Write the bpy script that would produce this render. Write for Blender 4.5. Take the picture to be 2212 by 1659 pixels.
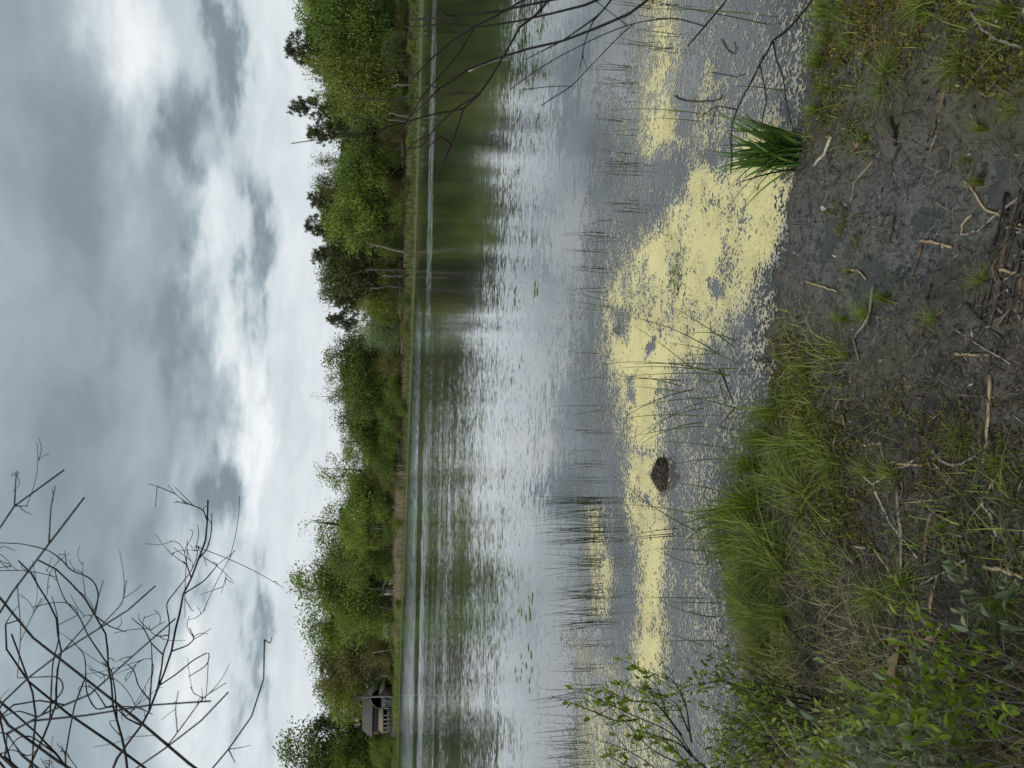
import bpy, math, random
import numpy as np
from mathutils import Vector, Matrix
random.seed(11)
rng = np.random.default_rng(11)
for o in list(bpy.data.objects):
    bpy.data.objects.remove(o)
scene = bpy.context.scene
COL = scene.collection
R = math.radians

# ------------------------------------------------------------------ camera
# the phone was held upright but the picture file lies on its side, so the camera is rolled by 90 degrees
CAM = np.array([0.0, 0.0, 1.65])
FPX = 1597.0                      # focal length for a long side of 2212
TH = math.atan(243.0 / FPX)       # looking down
EPS = R(1.12)                     # hand tilt
fwd = np.array([0, math.cos(TH), -math.sin(TH)])
r0 = np.array([1.0, 0, 0]); u0 = np.array([0, math.sin(TH), math.cos(TH)])
RU = r0 * math.cos(EPS) + u0 * math.sin(EPS)
UU = u0 * math.cos(EPS) - r0 * math.sin(EPS)
cd = bpy.data.cameras.new('camera')
cam = bpy.data.objects.new('camera', cd); COL.objects.link(cam)
lx, ly, lz = -UU, RU, -fwd
cam.matrix_world = Matrix(((lx[0], ly[0], lz[0], CAM[0]), (lx[1], ly[1], lz[1], CAM[1]), (lx[2], ly[2], lz[2], CAM[2]), (0, 0, 0, 1)))
cd.sensor_fit = 'HORIZONTAL'; cd.sensor_width = 36.0; cd.lens = 36.0 * FPX / 2212.0
cd.clip_start = 0.05; cd.clip_end = 3000
cd.dof.use_dof = True; cd.dof.focus_distance = 3.4; cd.dof.aperture_fstop = 9.0
scene.camera = cam

# ------------------------------------------------------------------ sky, sun, exposure
def MN(nt, op, a, b=None, c=None):
    n = nt.nodes.new('ShaderNodeMath'); n.operation = op
    for i, v in enumerate((a, b, c)):
        if v is None: continue
        if isinstance(v, (int, float)): n.inputs[i].default_value = v
        else: nt.links.new(v, n.inputs[i])
    return n.outputs[0]

def ramp(nt, fac, stops, interp='LINEAR'):
    n = nt.nodes.new('ShaderNodeValToRGB'); n.color_ramp.interpolation = interp
    el = n.color_ramp.elements
    while len(el) < len(stops): el.new(0.5)
    for e, (p, c) in zip(el, stops):
        e.position = p; e.color = (c[0], c[1], c[2], 1) if len(c) == 3 else c
    if fac is not None: nt.links.new(fac, n.inputs[0])
    return n.outputs[0]

def noise(nt, vec, scale, detail=4, rough=0.5, dist=0.0, out=0):
    n = nt.nodes.new('ShaderNodeTexNoise')
    n.inputs['Scale'].default_value = scale; n.inputs['Detail'].default_value = detail
    n.inputs['Roughness'].default_value = rough; n.inputs['Distortion'].default_value = dist
    if vec is not None: nt.links.new(vec, n.inputs['Vector'])
    return n.outputs[out]

def vmul(nt, v, s):
    n = nt.nodes.new('ShaderNodeVectorMath'); n.operation = 'MULTIPLY'
    nt.links.new(v, n.inputs[0]); n.inputs[1].default_value = s
    return n.outputs[0]

SUN_EL, SUN_AZ = R(52), R(232)     # azimuth from +Y clockwise: behind the camera, to the left
world = bpy.data.worlds.new('World'); scene.world = world; world.use_nodes = True
nt = world.node_tree; nt.nodes.clear()
L = nt.links.new
tc = nt.nodes.new('ShaderNodeTexCoord')
sep = nt.nodes.new('ShaderNodeSeparateXYZ'); L(tc.outputs['Generated'], sep.inputs[0])
sx, sy, sz = sep.outputs
zz = MN(nt, 'ADD', MN(nt, 'MAXIMUM', sz, 0.0), 0.20)
cmb = nt.nodes.new('ShaderNodeCombineXYZ'); L(MN(nt, 'DIVIDE', sx, zz), cmb.inputs[0]); L(MN(nt, 'DIVIDE', sy, zz), cmb.inputs[1])
cp = cmb.outputs[0]
az = MN(nt, 'MULTIPLY', MN(nt, 'ARCTAN2', sx, sy), 57.296)
el = MN(nt, 'MULTIPLY', MN(nt, 'ARCSINE', sz), 57.296)
w1 = noise(nt, cp, 1.9, 4, 0.55); w2 = noise(nt, vmul(nt, cp, (1, 1, 1)), 3.1, 5, 0.58, out=1)
sw = nt.nodes.new('ShaderNodeSeparateColor'); L(w2, sw.inputs[0])
azw = MN(nt, 'ADD', az, MN(nt, 'MULTIPLY', MN(nt, 'SUBTRACT', sw.outputs[0], 0.5), 22.0))
elw = MN(nt, 'ADD', el, MN(nt, 'MULTIPLY', MN(nt, 'SUBTRACT', sw.outputs[1], 0.5), 8.0))
# height profile of the cloud deck: bright towards the horizon, even grey overhead
prof = ramp(nt, MN(nt, 'DIVIDE', elw, 90.0), [(0.0, (.80,) * 3), (0.10, (.74,) * 3), (0.15, (.60,) * 3), (0.19, (.44,) * 3), (0.24, (.34,) * 3), (0.32, (.40,) * 3), (1.0, (.47,) * 3)], 'EASE')
val = prof
BLOBS = [  # azimuth, elevation, half widths, amount
    (24.5, 18.4, 5.0, 2.6, .46), (17, 16.6, 4.5, 1.1, .22), (12, 13.6, 5, 1.3, .25), (3, 11.8, 5, 1.0, .22), (-5, 10.4, 6, 1.0, .22), (-17, 13.4, 3.6, 1.5, .30), (-24, 12.4, 4, 1.5, .2),
    (17.2, 15.2, 4.4, 1.7, -.42), (24.5, 12.4, 6.5, 0.9, -.44), (9.8, 10.5, 4.8, 0.9, -.42), (3.6, 14.8, 4.4, 2.2, -.26), (-8.5, 12.9, 5.5, 1.2, -.40), (-18.5, 9.6, 5, 0.8, -.40), (-2, 9.2, 3, .5, -.12),
    (-10, 16.2, 8, 1.6, -.12), (14, 20.5, 9, 1.4, -.06), (-24, 26, 6, 4, .14), (6, 26, 14, 2, .05)]
cw_ = nt.nodes.new('ShaderNodeCombineXYZ'); L(azw, cw_.inputs[0]); L(elw, cw_.inputs[1])
for (a, e, sa, se, amp) in BLOBS:
    n1 = nt.nodes.new('ShaderNodeVectorMath'); n1.operation = 'MULTIPLY_ADD'; L(cw_.outputs[0], n1.inputs[0]); n1.inputs[1].default_value = (1 / sa, 1 / se, 0); n1.inputs[2].default_value = (-a / sa, -e / se, 0)
    n2 = nt.nodes.new('ShaderNodeVectorMath'); n2.operation = 'DOT_PRODUCT'; L(n1.outputs[0], n2.inputs[0]); L(n1.outputs[0], n2.inputs[1])
    val = MN(nt, 'MULTIPLY_ADD', MN(nt, 'POWER', 0.36788, n2.outputs['Value']), amp, val)
n3 = noise(nt, cp, 5.0, 5, 0.55, 0.6)
val = MN(nt, 'ADD', val, MN(nt, 'MULTIPLY', MN(nt, 'SUBTRACT', w1, 0.5), 0.30))
val = MN(nt, 'ADD', val, MN(nt, 'MULTIPLY', MN(nt, 'SUBTRACT', n3, 0.5), 0.25))
cc = ramp(nt, val, [(0.0, (.16, .20, .23)), (0.30, (.245, .305, .345)), (0.45, (.37, .445, .49)), (0.70, (.66, .73, .76)), (0.9, (.88, .92, .935)), (1.0, (1.0, 1.0, 1.0))])
sky = nt.nodes.new('ShaderNodeTexSky'); sky.sky_type = 'NISHITA'; sky.sun_disc = False
sky.sun_elevation = SUN_EL; sky.sun_rotation = SUN_AZ
b1 = nt.nodes.new('ShaderNodeBackground'); b1.inputs[1].default_value = 0.06; L(sky.outputs[0], b1.inputs[0])
b2 = nt.nodes.new('ShaderNodeBackground'); b2.inputs[1].default_value = 0.65; L(cc, b2.inputs[0])
mx = nt.nodes.new('ShaderNodeMixShader'); mx.inputs[0].default_value = 0.96
L(b1.outputs[0], mx.inputs[1]); L(b2.outputs[0], mx.inputs[2])
wo = nt.nodes.new('ShaderNodeOutputWorld'); L(mx.outputs[0], wo.inputs[0])
world.cycles.sampling_method = 'MANUAL'; world.cycles.sample_map_resolution = 512

sl = bpy.data.lights.new('sun', 'SUN'); sl.energy = 1.5; sl.angle = R(10); sl.color = (1.0, .96, .88)
sun = bpy.data.objects.new('sun', sl); COL.objects.link(sun)
sd = Vector((math.sin(SUN_AZ) * math.cos(SUN_EL), math.cos(SUN_AZ) * math.cos(SUN_EL), math.sin(SUN_EL)))
sun.rotation_euler = sd.to_track_quat('Z', 'Y').to_euler()
scene.view_settings.view_transform = 'Standard'; scene.view_settings.look = 'None'
scene.view_settings.exposure = 0.63; scene.view_settings.gamma = 1.0
scene.view_settings.use_curve_mapping = False
scene.cycles.max_bounces = 4; scene.cycles.diffuse_bounces = 2; scene.cycles.glossy_bounces = 2; scene.cycles.transmission_bounces = 3; scene.cycles.transparent_max_bounces = 4

# ------------------------------------------------------------------ geometry helpers
def ray(X, Y):
    return fwd + RU * ((829.5 - Y) / FPX) + UU * ((1106.0 - X) / FPX)
def G(X, Y, z=0.0):                # the place on the level z seen at a picture point
    d = ray(X, Y); return CAM + d * ((z - CAM[2]) / d[2])
def at(X, Y, dist):                # the place at a forward distance
    d = ray(X, Y); return CAM + d / d[1] * dist
def proj(P):
    v = P - CAM; w = v @ fwd
    return 1106.0 - FPX * (v @ UU) / w, 829.5 - FPX * (v @ RU) / w
def horizon(Y): return 863.0 + 0.0195 * (829.5 - Y)

TAB = rng.random((256, 256))
def vnoise(x, y):
    x = np.asarray(x, float); y = np.asarray(y, float)
    ix = np.floor(x).astype(int); iy = np.floor(y).astype(int)
    fx = x - ix; fy = y - iy; fx = fx * fx * (3 - 2 * fx); fy = fy * fy * (3 - 2 * fy)
    a = TAB[ix & 255, iy & 255]; b = TAB[(ix + 1) & 255, iy & 255]; c = TAB[ix & 255, (iy + 1) & 255]; d = TAB[(ix + 1) & 255, (iy + 1) & 255]
    return (a * (1 - fx) + b * fx) * (1 - fy) + (c * (1 - fx) + d * fx) * fy
def fbm(x, y, s, o=4, g=0.5):
    t = 0; a = 1; n = 0
    for i in range(o):
        t = t + a * vnoise(np.asarray(x) * s + 17.3 * i, np.asarray(y) * s + 5.1 * i); n += a; a *= g; s *= 2.03
    return t / n
def sdpoly(X, Y, poly):            # positive inside
    X = np.asarray(X, float); Y = np.asarray(Y, float)
    ins = np.zeros(X.shape, bool); dm = np.full(X.shape, 1e9)
    n = len(poly)
    for i in range(n):
        x1, y1 = poly[i]; x2, y2 = poly[(i + 1) % n]
        c = ((y1 > Y) != (y2 > Y))
        xi = (x2 - x1) * (Y - y1) / ((y2 - y1) if y2 != y1 else 1e-9) + x1
        ins ^= c & (X < xi)
        ex, ey = x2 - x1, y2 - y1
        t = np.clip(((X - x1) * ex + (Y - y1) * ey) / (ex * ex + ey * ey + 1e-9), 0, 1)
        dm = np.minimum(dm, np.hypot(X - x1 - t * ex, Y - y1 - t * ey))
    return np.where(ins, dm, -dm)
def soft(X, Y, poly, s): return np.clip(sdpoly(X, Y, poly) / s * 0.5 + 0.5, 0, 1)
def nrm(v): return v / (np.linalg.norm(v, axis=-1, keepdims=True) + 1e-12)

class MB:
    def __init__(s): s.v = []; s.t = []; s.q = []; s.a = []; s.n = 0
    def add(s, V, quads=None, tris=None, tint=0.5):
        V = np.asarray(V, float).reshape(-1, 3)
        if quads is not None and len(quads): s.q.append(np.asarray(quads, int).reshape(-1, 4) + s.n)
        if tris is not None and len(tris): s.t.append(np.asarray(tris, int).reshape(-1, 3) + s.n)
        s.v.append(V); s.a.append(np.broadcast_to(np.asarray(tint, float), (len(V),))); s.n += len(V)
    def tube(s, pts, rad, k=5, tint=0.5, cap=True):
        P = np.asarray(pts, float); n = len(P); rad = np.broadcast_to(np.asarray(rad, float), (n,))
        T = nrm(np.gradient(P, axis=0)); ref = np.array([0.31, 0.2, 0.93]) if abs(T[0] @ np.array([0.31, 0.2, 0.93])) < .9 else np.array([1.0, 0, 0])
        A = nrm(np.cross(T, ref)); B = np.cross(T, A)
        an = np.arange(k) * 2 * np.pi / k
        V = P[:, None] + rad[:, None, None] * (np.cos(an)[None, :, None] * A[:, None] + np.sin(an)[None, :, None] * B[:, None])
        i = np.arange(n - 1)[:, None] * k; j = np.arange(k)[None]; j2 = (j + 1) % k
        Q = np.stack([i + j, i + j2, i + k + j2, i + k + j], -1).reshape(-1, 4)
        tr = []
        if cap:
            tr = [[0, m + 1, m] for m in range(1, k - 1)] + [[(n - 1) * k, (n - 1) * k + m, (n - 1) * k + m + 1] for m in range(1, k - 1)]
        s.add(V.reshape(-1, 3), Q, tr, tint)
    def leaves(s, C, A, N, ln, wd, tint, fold=0.0):     # rhombic leaves, all at once
        C = np.asarray(C); A = nrm(np.asarray(A)); S = nrm(np.cross(A, N)); U = np.cross(S, A); n = len(C)
        ln = np.broadcast_to(ln, (n,))[:, None]; wd = np.broadcast_to(wd, (n,))[:, None]
        V = np.stack([C, C + A * ln * .45 + S * wd * .5 + U * wd * fold, C + A * ln - U * ln * .08, C + A * ln * .45 - S * wd * .5 + U * wd * fold], 1).reshape(-1, 3)
        Q = np.arange(n * 4).reshape(-1, 4)
        s.add(V, Q, None, np.repeat(np.broadcast_to(tint, (n,)), 4))
    def blades(s, B, lean, h, w, bend, tint, seg=3, face=None):   # grass blades, all at once
        B = np.asarray(B, float); n = len(B); lean = nrm(np.asarray(lean, float)); h = np.broadcast_to(h, (n,))[:, None]; w = np.broadcast_to(w, (n,))[:, None]; bend = np.broadcast_to(bend, (n,))[:, None]
        up = np.array([0, 0, 1.0]); side = nrm(np.cross(lean, up)) if face is None else nrm(face)
        rows = []
        for i in range(seg + 1):
            t = i / seg
            c = B + up * h * (t - 0.42 * np.minimum(bend, 1.8) * t * t) + lean * h * bend * t ** 1.7
            ww = w * (1 - t ** 1.6) * .5 + w * .02
            rows += [c - side * ww, c + side * ww]
        V = np.stack(rows, 1); m = 2 * (seg + 1)
        base = np.arange(n)[:, None] * m
        Q = np.concatenate([np.stack([base + 2 * i, base + 2 * i + 1, base + 2 * i + 3, base + 2 * i + 2], -1).reshape(-1, 4) for i in range(seg)])
        s.add(V.reshape(-1, 3), Q, None, np.repeat(np.broadcast_to(tint, (n,)), m))
    def box(s, x0, x1, y0, y1, z0, z1, tint=0.5):
        V = [(x, y, z) for z in (z0, z1) for y in (y0, y1) for x in (x0, x1)]
        s.add(V, [(0, 2, 3, 1), (4, 5, 7, 6), (0, 1, 5, 4), (2, 6, 7, 3), (0, 4, 6, 2), (1, 3, 7, 5)], None, tint)
    def prism(s, poly, y0, y1, tint=0.5):             # outline in x,z pulled along y
        n = len(poly); V = [(x, y0, z) for x, z in poly] + [(x, y1, z) for x, z in poly]
        s.add(V, [(i, (i + 1) % n, n + (i + 1) % n, n + i) for i in range(n)], [(0, i + 1, i) for i in range(1, n - 1)] + [(n, n + i, n + i + 1) for i in range(1, n - 1)], tint)
    def mesh(s, name, mat=None, smooth=False):
        V = np.concatenate(s.v); t = np.concatenate(s.t) if s.t else np.zeros((0, 3), int); q = np.concatenate(s.q) if s.q else np.zeros((0, 4), int)
        me = bpy.data.meshes.new(name); me.vertices.add(len(V)); me.vertices.foreach_set('co', V.astype(np.float32).ravel())
        me.loops.add(3 * len(t) + 4 * len(q)); me.loops.foreach_set('vertex_index', np.concatenate([t.ravel(), q.ravel()]).astype(np.int32))
        me.polygons.add(len(t) + len(q))
        ls = np.concatenate([np.arange(len(t)) * 3, 3 * len(t) + np.arange(len(q)) * 4]).astype(np.int32)
        me.polygons.foreach_set('loop_start', ls)
        if smooth: me.polygons.foreach_set('use_smooth', np.ones(len(t) + len(q), bool))
        at_ = me.attributes.new('tint', 'FLOAT', 'POINT'); at_.data.foreach_set('value', np.concatenate(s.a).astype(np.float32))
        if mat: me.materials.append(mat)
        me.update(calc_edges=True); me.validate()
        return me

def link(name, me, parent=None, loc=None, rot=None, sc=None, mat=None):
    o = bpy.data.objects.new(name, me); COL.objects.link(o)
    if parent: o.parent = parent
    if loc is not None: o.location = Vector([float(c) for c in loc])
    if rot is not None: o.rotation_euler = rot
    if sc is not None: o.scale = sc if hasattr(sc, '__len__') else (sc, sc, sc)
    if mat is not None:
        o.material_slots[0].link = 'OBJECT'; o.material_slots[0].material = mat
    return o
def tag(o, label=None, cat=None, group=None, kind=None):
    if label: o['label'] = label
    if cat: o['category'] = cat
    if group: o['group'] = group
    if kind: o['kind'] = kind
    return o
def thing(name, label, cat, loc=(0, 0, 0), group=None, rot=None, sc=None):
    return tag(link(name, None, None, loc, rot, sc), label, cat, group)

# ------------------------------------------------------------------ materials
def newmat(name):
    m = bpy.data.materials.new(name); m.use_nodes = True; t = m.node_tree; t.nodes.clear()
    o = t.nodes.new('ShaderNodeOutputMaterial'); return m, t, o
def attr(t, name='tint'):
    n = t.nodes.new('ShaderNodeAttribute'); n.attribute_name = name; return n.outputs['Fac']
def principled(t, **kw):
    p = t.nodes.new('ShaderNodeBsdfPrincipled')
    for k, v in kw.items():
        s = p.inputs[k.replace('_', ' ')]
        if hasattr(v, 'is_linked') or hasattr(v, 'links'): t.links.new(v, s)
        else: s.default_value = v
    return p
def leafmat(name, cols, tr=0.4, rough=0.45, var=0.06, spec=0.3):
    m, t, o = newmat(name)
    c = ramp(t, attr(t), [(i / (len(cols) - 1), k) for i, k in enumerate(cols)])
    oi = t.nodes.new('ShaderNodeObjectInfo')
    hs = t.nodes.new('ShaderNodeHueSaturation'); t.links.new(c, hs.inputs['Color'])
    t.links.new(MN(t, 'ADD', MN(t, 'MULTIPLY', oi.outputs['Random'], min(var, .06) * -.35), 0.505), hs.inputs['Hue'])
    t.links.new(MN(t, 'ADD', MN(t, 'MULTIPLY', oi.outputs['Random'], min(var * 4, .8)), 1 - min(var * 2, .4)), hs.inputs['Value'])
    p = principled(t, Base_Color=hs.outputs[0], Roughness=rough); p.inputs['Specular IOR Level'].default_value = spec
    tl = t.nodes.new('ShaderNodeBsdfTranslucent')
    h2 = t.nodes.new('ShaderNodeHueSaturation'); t.links.new(hs.outputs[0], h2.inputs['Color']); h2.inputs['Hue'].default_value = 0.485; h2.inputs['Value'].default_value = 1.25; h2.inputs['Saturation'].default_value = 1.1
    t.links.new(h2.outputs[0], tl.inputs[0])
    mx = t.nodes.new('ShaderNodeMixShader'); mx.inputs[0].default_value = tr
    t.links.new(p.outputs[0], mx.inputs[1]); t.links.new(tl.outputs[0], mx.inputs[2]); t.links.new(mx.outputs[0], o.inputs[0])
    return m
def barkmat(name, c1, c2, scale=20.0, rough=0.8, bump=0.4, tintmix=None, spec=0.3, stretch=(1, 1, .25)):
    m, t, o = newmat(name)
    tcn = t.nodes.new('ShaderNodeTexCoord')
    n = noise(t, vmul(t, tcn.outputs['Object'], stretch), scale, 5, .6)
    c = ramp(t, n, [(0.3, c1), (0.7, c2)])
    if tintmix:
        mxn = t.nodes.new('ShaderNodeMix'); mxn.data_type = 'RGBA'; mxn.blend_type = 'MULTIPLY'; mxn.inputs[0].default_value = 1
        t.links.new(c, mxn.inputs[6]); t.links.new(ramp(t, attr(t), tintmix), mxn.inputs[7]); c = mxn.outputs[2]
    p = principled(t, Base_Color=c, Roughness=rough); p.inputs['Specular IOR Level'].default_value = spec
    b = t.nodes.new('ShaderNodeBump'); b.inputs['Strength'].default_value = bump; b.inputs['Distance'].default_value = 0.02
    t.links.new(n, b.inputs['Height']); t.links.new(b.outputs[0], p.inputs['Normal']); t.links.new(p.outputs[0], o.inputs[0])
    return m
M = {}
M['leaf_bright'] = leafmat('spring leaf', [(.055, .105, .016), (.14, .22, .036), (.30, .39, .10)])
M['leaf_mid'] = leafmat('summer leaf', [(.045, .085, .017), (.11, .17, .035), (.24, .30, .09)])
M['leaf_yellow'] = leafmat('birch leaf', [(.08, .115, .016), (.175, .22, .035), (.34, .38, .11)])
M['leaf_olive'] = leafmat('oak leaf opening', [(.07, .075, .02), (.135, .135, .04), (.25, .235, .09)])
M['leaf_pale'] = leafmat('willow leaf', [(.10, .16, .06), (.18, .26, .10), (.32, .40, .19)])
M['leaf_dark'] = leafmat('dark oak leaf', [(.032, .046, .012), (.065, .085, .024), (.15, .165, .06)], tr=.25)
M['needle'] = leafmat('pine needle', [(.035, .046, .018), (.075, .088, .036), (.16, .165, .08)], tr=.15)
M['bark_dark'] = barkmat('dark bark', (.022, .019, .016), (.075, .066, .056), 3)
M['bark_grey'] = barkmat('grey bark', (.09, .082, .072), (.24, .22, .195), 3)
M['twig_dark'] = barkmat('dark twig', (.014, .012, .012), (.05, .042, .038), 60)
M['twig_grey'] = barkmat('grey twig', (.12, .11, .095), (.27, .25, .22), 60)

# ------------------------------------------------------------------ setting: pond water
def water_mat():
    m, t, o = newmat('pond water')
    g = t.nodes.new('ShaderNodeNewGeometry'); pos = g.outputs['Position']
    s = t.nodes.new('ShaderNodeSeparateXYZ'); t.links.new(pos, s.inputs[0]); x, y, _ = s.outputs
    # where the wind touches the surface: bands across the pond
    wob = MN(t, 'MULTIPLY', MN(t, 'SUBTRACT', noise(t, vmul(t, pos, (.10, .10, 1)), 1.0, 3), 0.5), 1.0)
    def step(v, a, b):
        mr = t.nodes.new('ShaderNodeMapRange'); mr.interpolation_type = 'SMOOTHSTEP'; t.links.new(v, mr.inputs[0])
        mr.inputs[1].default_value = a; mr.inputs[2].default_value = b; return mr.outputs[0]
    ly_ = MN(t, 'MULTIPLY', y, MN(t, 'ADD', 1.0, MN(t, 'MULTIPLY', wob, 0.35)))
    side = step(MN(t, 'ADD', MN(t, 'DIVIDE', x, y), MN(t, 'MULTIPLY', wob, .25)), -.10, .28)     # the lee side by the tall trees is calmer
    lim = MN(t, 'ADD', 1.0, MN(t, 'MULTIPLY', side, 1.0))
    near = MN(t, 'MULTIPLY', step(ly_, 6.4, 10.5), MN(t, 'SUBTRACT', 1.0, MN(t, 'MULTIPLY', step(MN(t, 'MULTIPLY', ly_, lim), 22.0, 31.0), .93)))
    patch = step(noise(t, vmul(t, pos, (.05, .16, 1)), 1.0, 3), .40, .58)
    left = MN(t, 'SUBTRACT', 1.0, step(MN(t, 'DIVIDE', x, y), -.16, .16))
    mid = MN(t, 'MULTIPLY', MN(t, 'MULTIPLY', step(ly_, 20.0, 28.0), MN(t, 'SUBTRACT', 1.0, step(y, 40.0, 44.0))), left)
    spk = step(noise(t, vmul(t, pos, (1.3, .16, 1)), 1.0, 4, .7), .40, .66)
    rag = MN(t, 'SUBTRACT', noise(t, vmul(t, pos, (.7, .35, 1)), 1.0, 4, .7), .5)
    yb = MN(t, 'ADD', MN(t, 'ADD', y, MN(t, 'MULTIPLY', wob, 5.0)), MN(t, 'MULTIPLY', rag, 9.0))
    strip = MN(t, 'MULTIPLY', step(yb, 41.0, 42.5), MN(t, 'SUBTRACT', 1.0, step(yb, 48.5, 51.0)))
    strip = MN(t, 'MULTIPLY', strip, MN(t, 'ADD', 0.10, MN(t, 'MULTIPLY', step(MN(t, 'ABSOLUTE', MN(t, 'DIVIDE', x, y)), .02, .24), .90)))
    far = MN(t, 'MULTIPLY', step(yb, 58.0, 66.0), step(MN(t, 'MULTIPLY', MN(t, 'DIVIDE', x, y), -1.0), -.20, -.02))
    amp = MN(t, 'ADD', MN(t, 'MULTIPLY_ADD', step(y, 18.0, 60.0), .012, .006), MN(t, 'MULTIPLY', near, MN(t, 'ADD', .010, MN(t, 'MULTIPLY', patch, .012))))
    amp = MN(t, 'ADD', amp, MN(t, 'MULTIPLY', mid, MN(t, 'MULTIPLY_ADD', patch, .022, .010)))
    amp = MN(t, 'ADD', amp, MN(t, 'MULTIPLY', MN(t, 'MULTIPLY', strip, MN(t, 'MULTIPLY_ADD', spk, .9, .3)), .105))
    amp = MN(t, 'ADD', amp, MN(t, 'MULTIPLY', MN(t, 'MULTIPLY', far, MN(t, 'MULTIPLY_ADD', spk, .95, .25)), .10))
    def slopes(sc, k):
        sp = t.nodes.new('ShaderNodeSeparateColor'); t.links.new(noise(t, vmul(t, pos, sc), 1.0, 2, .55, 0.4, out=1), sp.inputs[0])
        return MN(t, 'MULTIPLY', MN(t, 'SUBTRACT', sp.outputs[0], .5), k), MN(t, 'MULTIPLY', MN(t, 'SUBTRACT', sp.outputs[1], .5), k)
    a1, b1_ = slopes((4.2, 8.0, 1), 1.0); a2, b2_ = slopes((12.0, 20.0, 1), 1.2); a3, b3_ = slopes((.25, .9, 1), .5)
    nx = MN(t, 'MULTIPLY', MN(t, 'ADD', a1, MN(t, 'ADD', a2, a3)), MN(t, 'MULTIPLY', amp, 1.2))
    ny = MN(t, 'MULTIPLY', MN(t, 'ADD', b1_, MN(t, 'ADD', b2_, b3_)), MN(t, 'MULTIPLY', amp, 4.2))
    # far out only the wave faces turned to the viewer show
    ny = MN(t, 'SUBTRACT', MN(t, 'MULTIPLY', ny, 1.0), MN(t, 'MULTIPLY', MN(t, 'ABSOLUTE', ny), MN(t, 'ADD', step(y, 15.0, 45.0), .15)))
    ny = MN(t, 'SUBTRACT', ny, MN(t, 'MULTIPLY', MN(t, 'MULTIPLY', amp, step(y, 30.0, 55.0)), MN(t, 'ADD', .25, MN(t, 'MULTIPLY', MN(t, 'ADD', strip, far), .30))))
    cb = t.nodes.new('ShaderNodeCombineXYZ'); t.links.new(nx, cb.inputs[0]); t.links.new(ny, cb.inputs[1]); cb.inputs[2].default_value = 1.0
    nn = t.nodes.new('ShaderNodeVectorMath'); nn.operation = 'NORMALIZE'; t.links.new(cb.outputs[0], nn.inputs[0])
    bed = noise(t, vmul(t, pos, (3, 3, 1)), 1.0, 5, .6)
    shallow = ramp(t, bed, [(.3, (.08, .08, .084)), (.7, (.13, .126, .122))])
    deep = t.nodes.new('ShaderNodeMix'); deep.data_type = 'RGBA'; t.links.new(step(y, 3.6, 9.0), deep.inputs[0]); t.links.new(shallow, deep.inputs[6]); deep.inputs[7].default_value = (.014, .020, .007, 1)
    p = principled(t, Base_Color=deep.outputs[2], Roughness=.07, IOR=1.7); p.inputs['Specular IOR Level'].default_value = .75
    t.links.new(nn.outputs[0], p.inputs['Normal'])
    gl = t.nodes.new('ShaderNodeBsdfGlossy'); gl.inputs['Roughness'].default_value = .09; gl.inputs['Color'].default_value = (.97, .98, 1, 1); t.links.new(nn.outputs[0], gl.inputs['Normal'])
    ms = t.nodes.new('ShaderNodeMixShader'); t.links.new(MN(t, 'MULTIPLY_ADD', step(y, 5.0, 13.0), .50, .05), ms.inputs[0]); t.links.new(p.outputs[0], ms.inputs[1]); t.links.new(gl.outputs[0], ms.inputs[2]); 
    tp = t.nodes.new('ShaderNodeBsdfTransparent'); tp.inputs[0].default_value = (.80, .80, .76, 1); g2 = t.nodes.new('ShaderNodeBsdfGlossy'); g2.inputs['Roughness'].default_value = .02; t.links.new(nn.outputs[0], g2.inputs['Normal'])
    fr = t.nodes.new('ShaderNodeFresnel'); fr.inputs[0].default_value = 1.5
    m2 = t.nodes.new('ShaderNodeMixShader'); t.links.new(fr.outputs[0], m2.inputs[0]); t.links.new(tp.outputs[0], m2.inputs[1]); t.links.new(g2.outputs[0], m2.inputs[2])
    m3_ = t.nodes.new('ShaderNodeMixShader'); t.links.new(attr(t), m3_.inputs[0]); t.links.new(ms.outputs[0], m3_.inputs[1]); t.links.new(m2.outputs[0], m3_.inputs[2]); t.links.new(m3_.outputs[0], o.inputs[0])
    return m
M['water'] = water_mat()
# ------------------------------------------------------------------ setting: near bank
SHORE = [(1765, -400), (1765, 0), (1752, 120), (1745, 250), (1748, 340), (1738, 430), (1728, 520), (1722, 600), (1705, 680), (1685, 760), (1672, 850), (1640, 930), (1615, 1010), (1580, 1080), (1572, 1180), (1580, 1280), (1588, 1380), (1605, 1450), (1625, 1560), (1640, 1659), (1650, 2000)]
SP = np.array([G(a, b) for a, b in SHORE]); SP = SP[np.argsort(SP[:, 0])]
def shore_y(x): return np.interp(x, SP[:, 0], SP[:, 1])
WET = [(1745, 380), (1730, 700), (1790, 780), (1900, 760), (1990, 640), (2130, 600), (2212, 520), (2300, 420), (2212, 300), (2050, 290), (1960, 330), (1900, 240), (1840, 300), (1830, 420), (1780, 430)]
WET2 = [(1830, 120), (1840, 250), (1900, 280), (1960, 220), (1930, 150), (1880, 200), (1870, 140)]
SHOAL = [(1650, 600), (1650, 720), (1690, 830), (1780, 760), (1780, 360), (1720, 370), (1700, 480)]
def wetness(x, y):
    X, Y = proj(np.stack([x, y, 0 * x], -1))
    X = X + 60 * (fbm(x, y, 5, 3) - .5); Y = Y + 60 * (fbm(x + 9, y, 5, 3) - .5)
    w = np.maximum(soft(X, Y, WET, 50), .75 * soft(X, Y, WET2, 40))
    return np.where(y > 0.9, w, 0)
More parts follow.
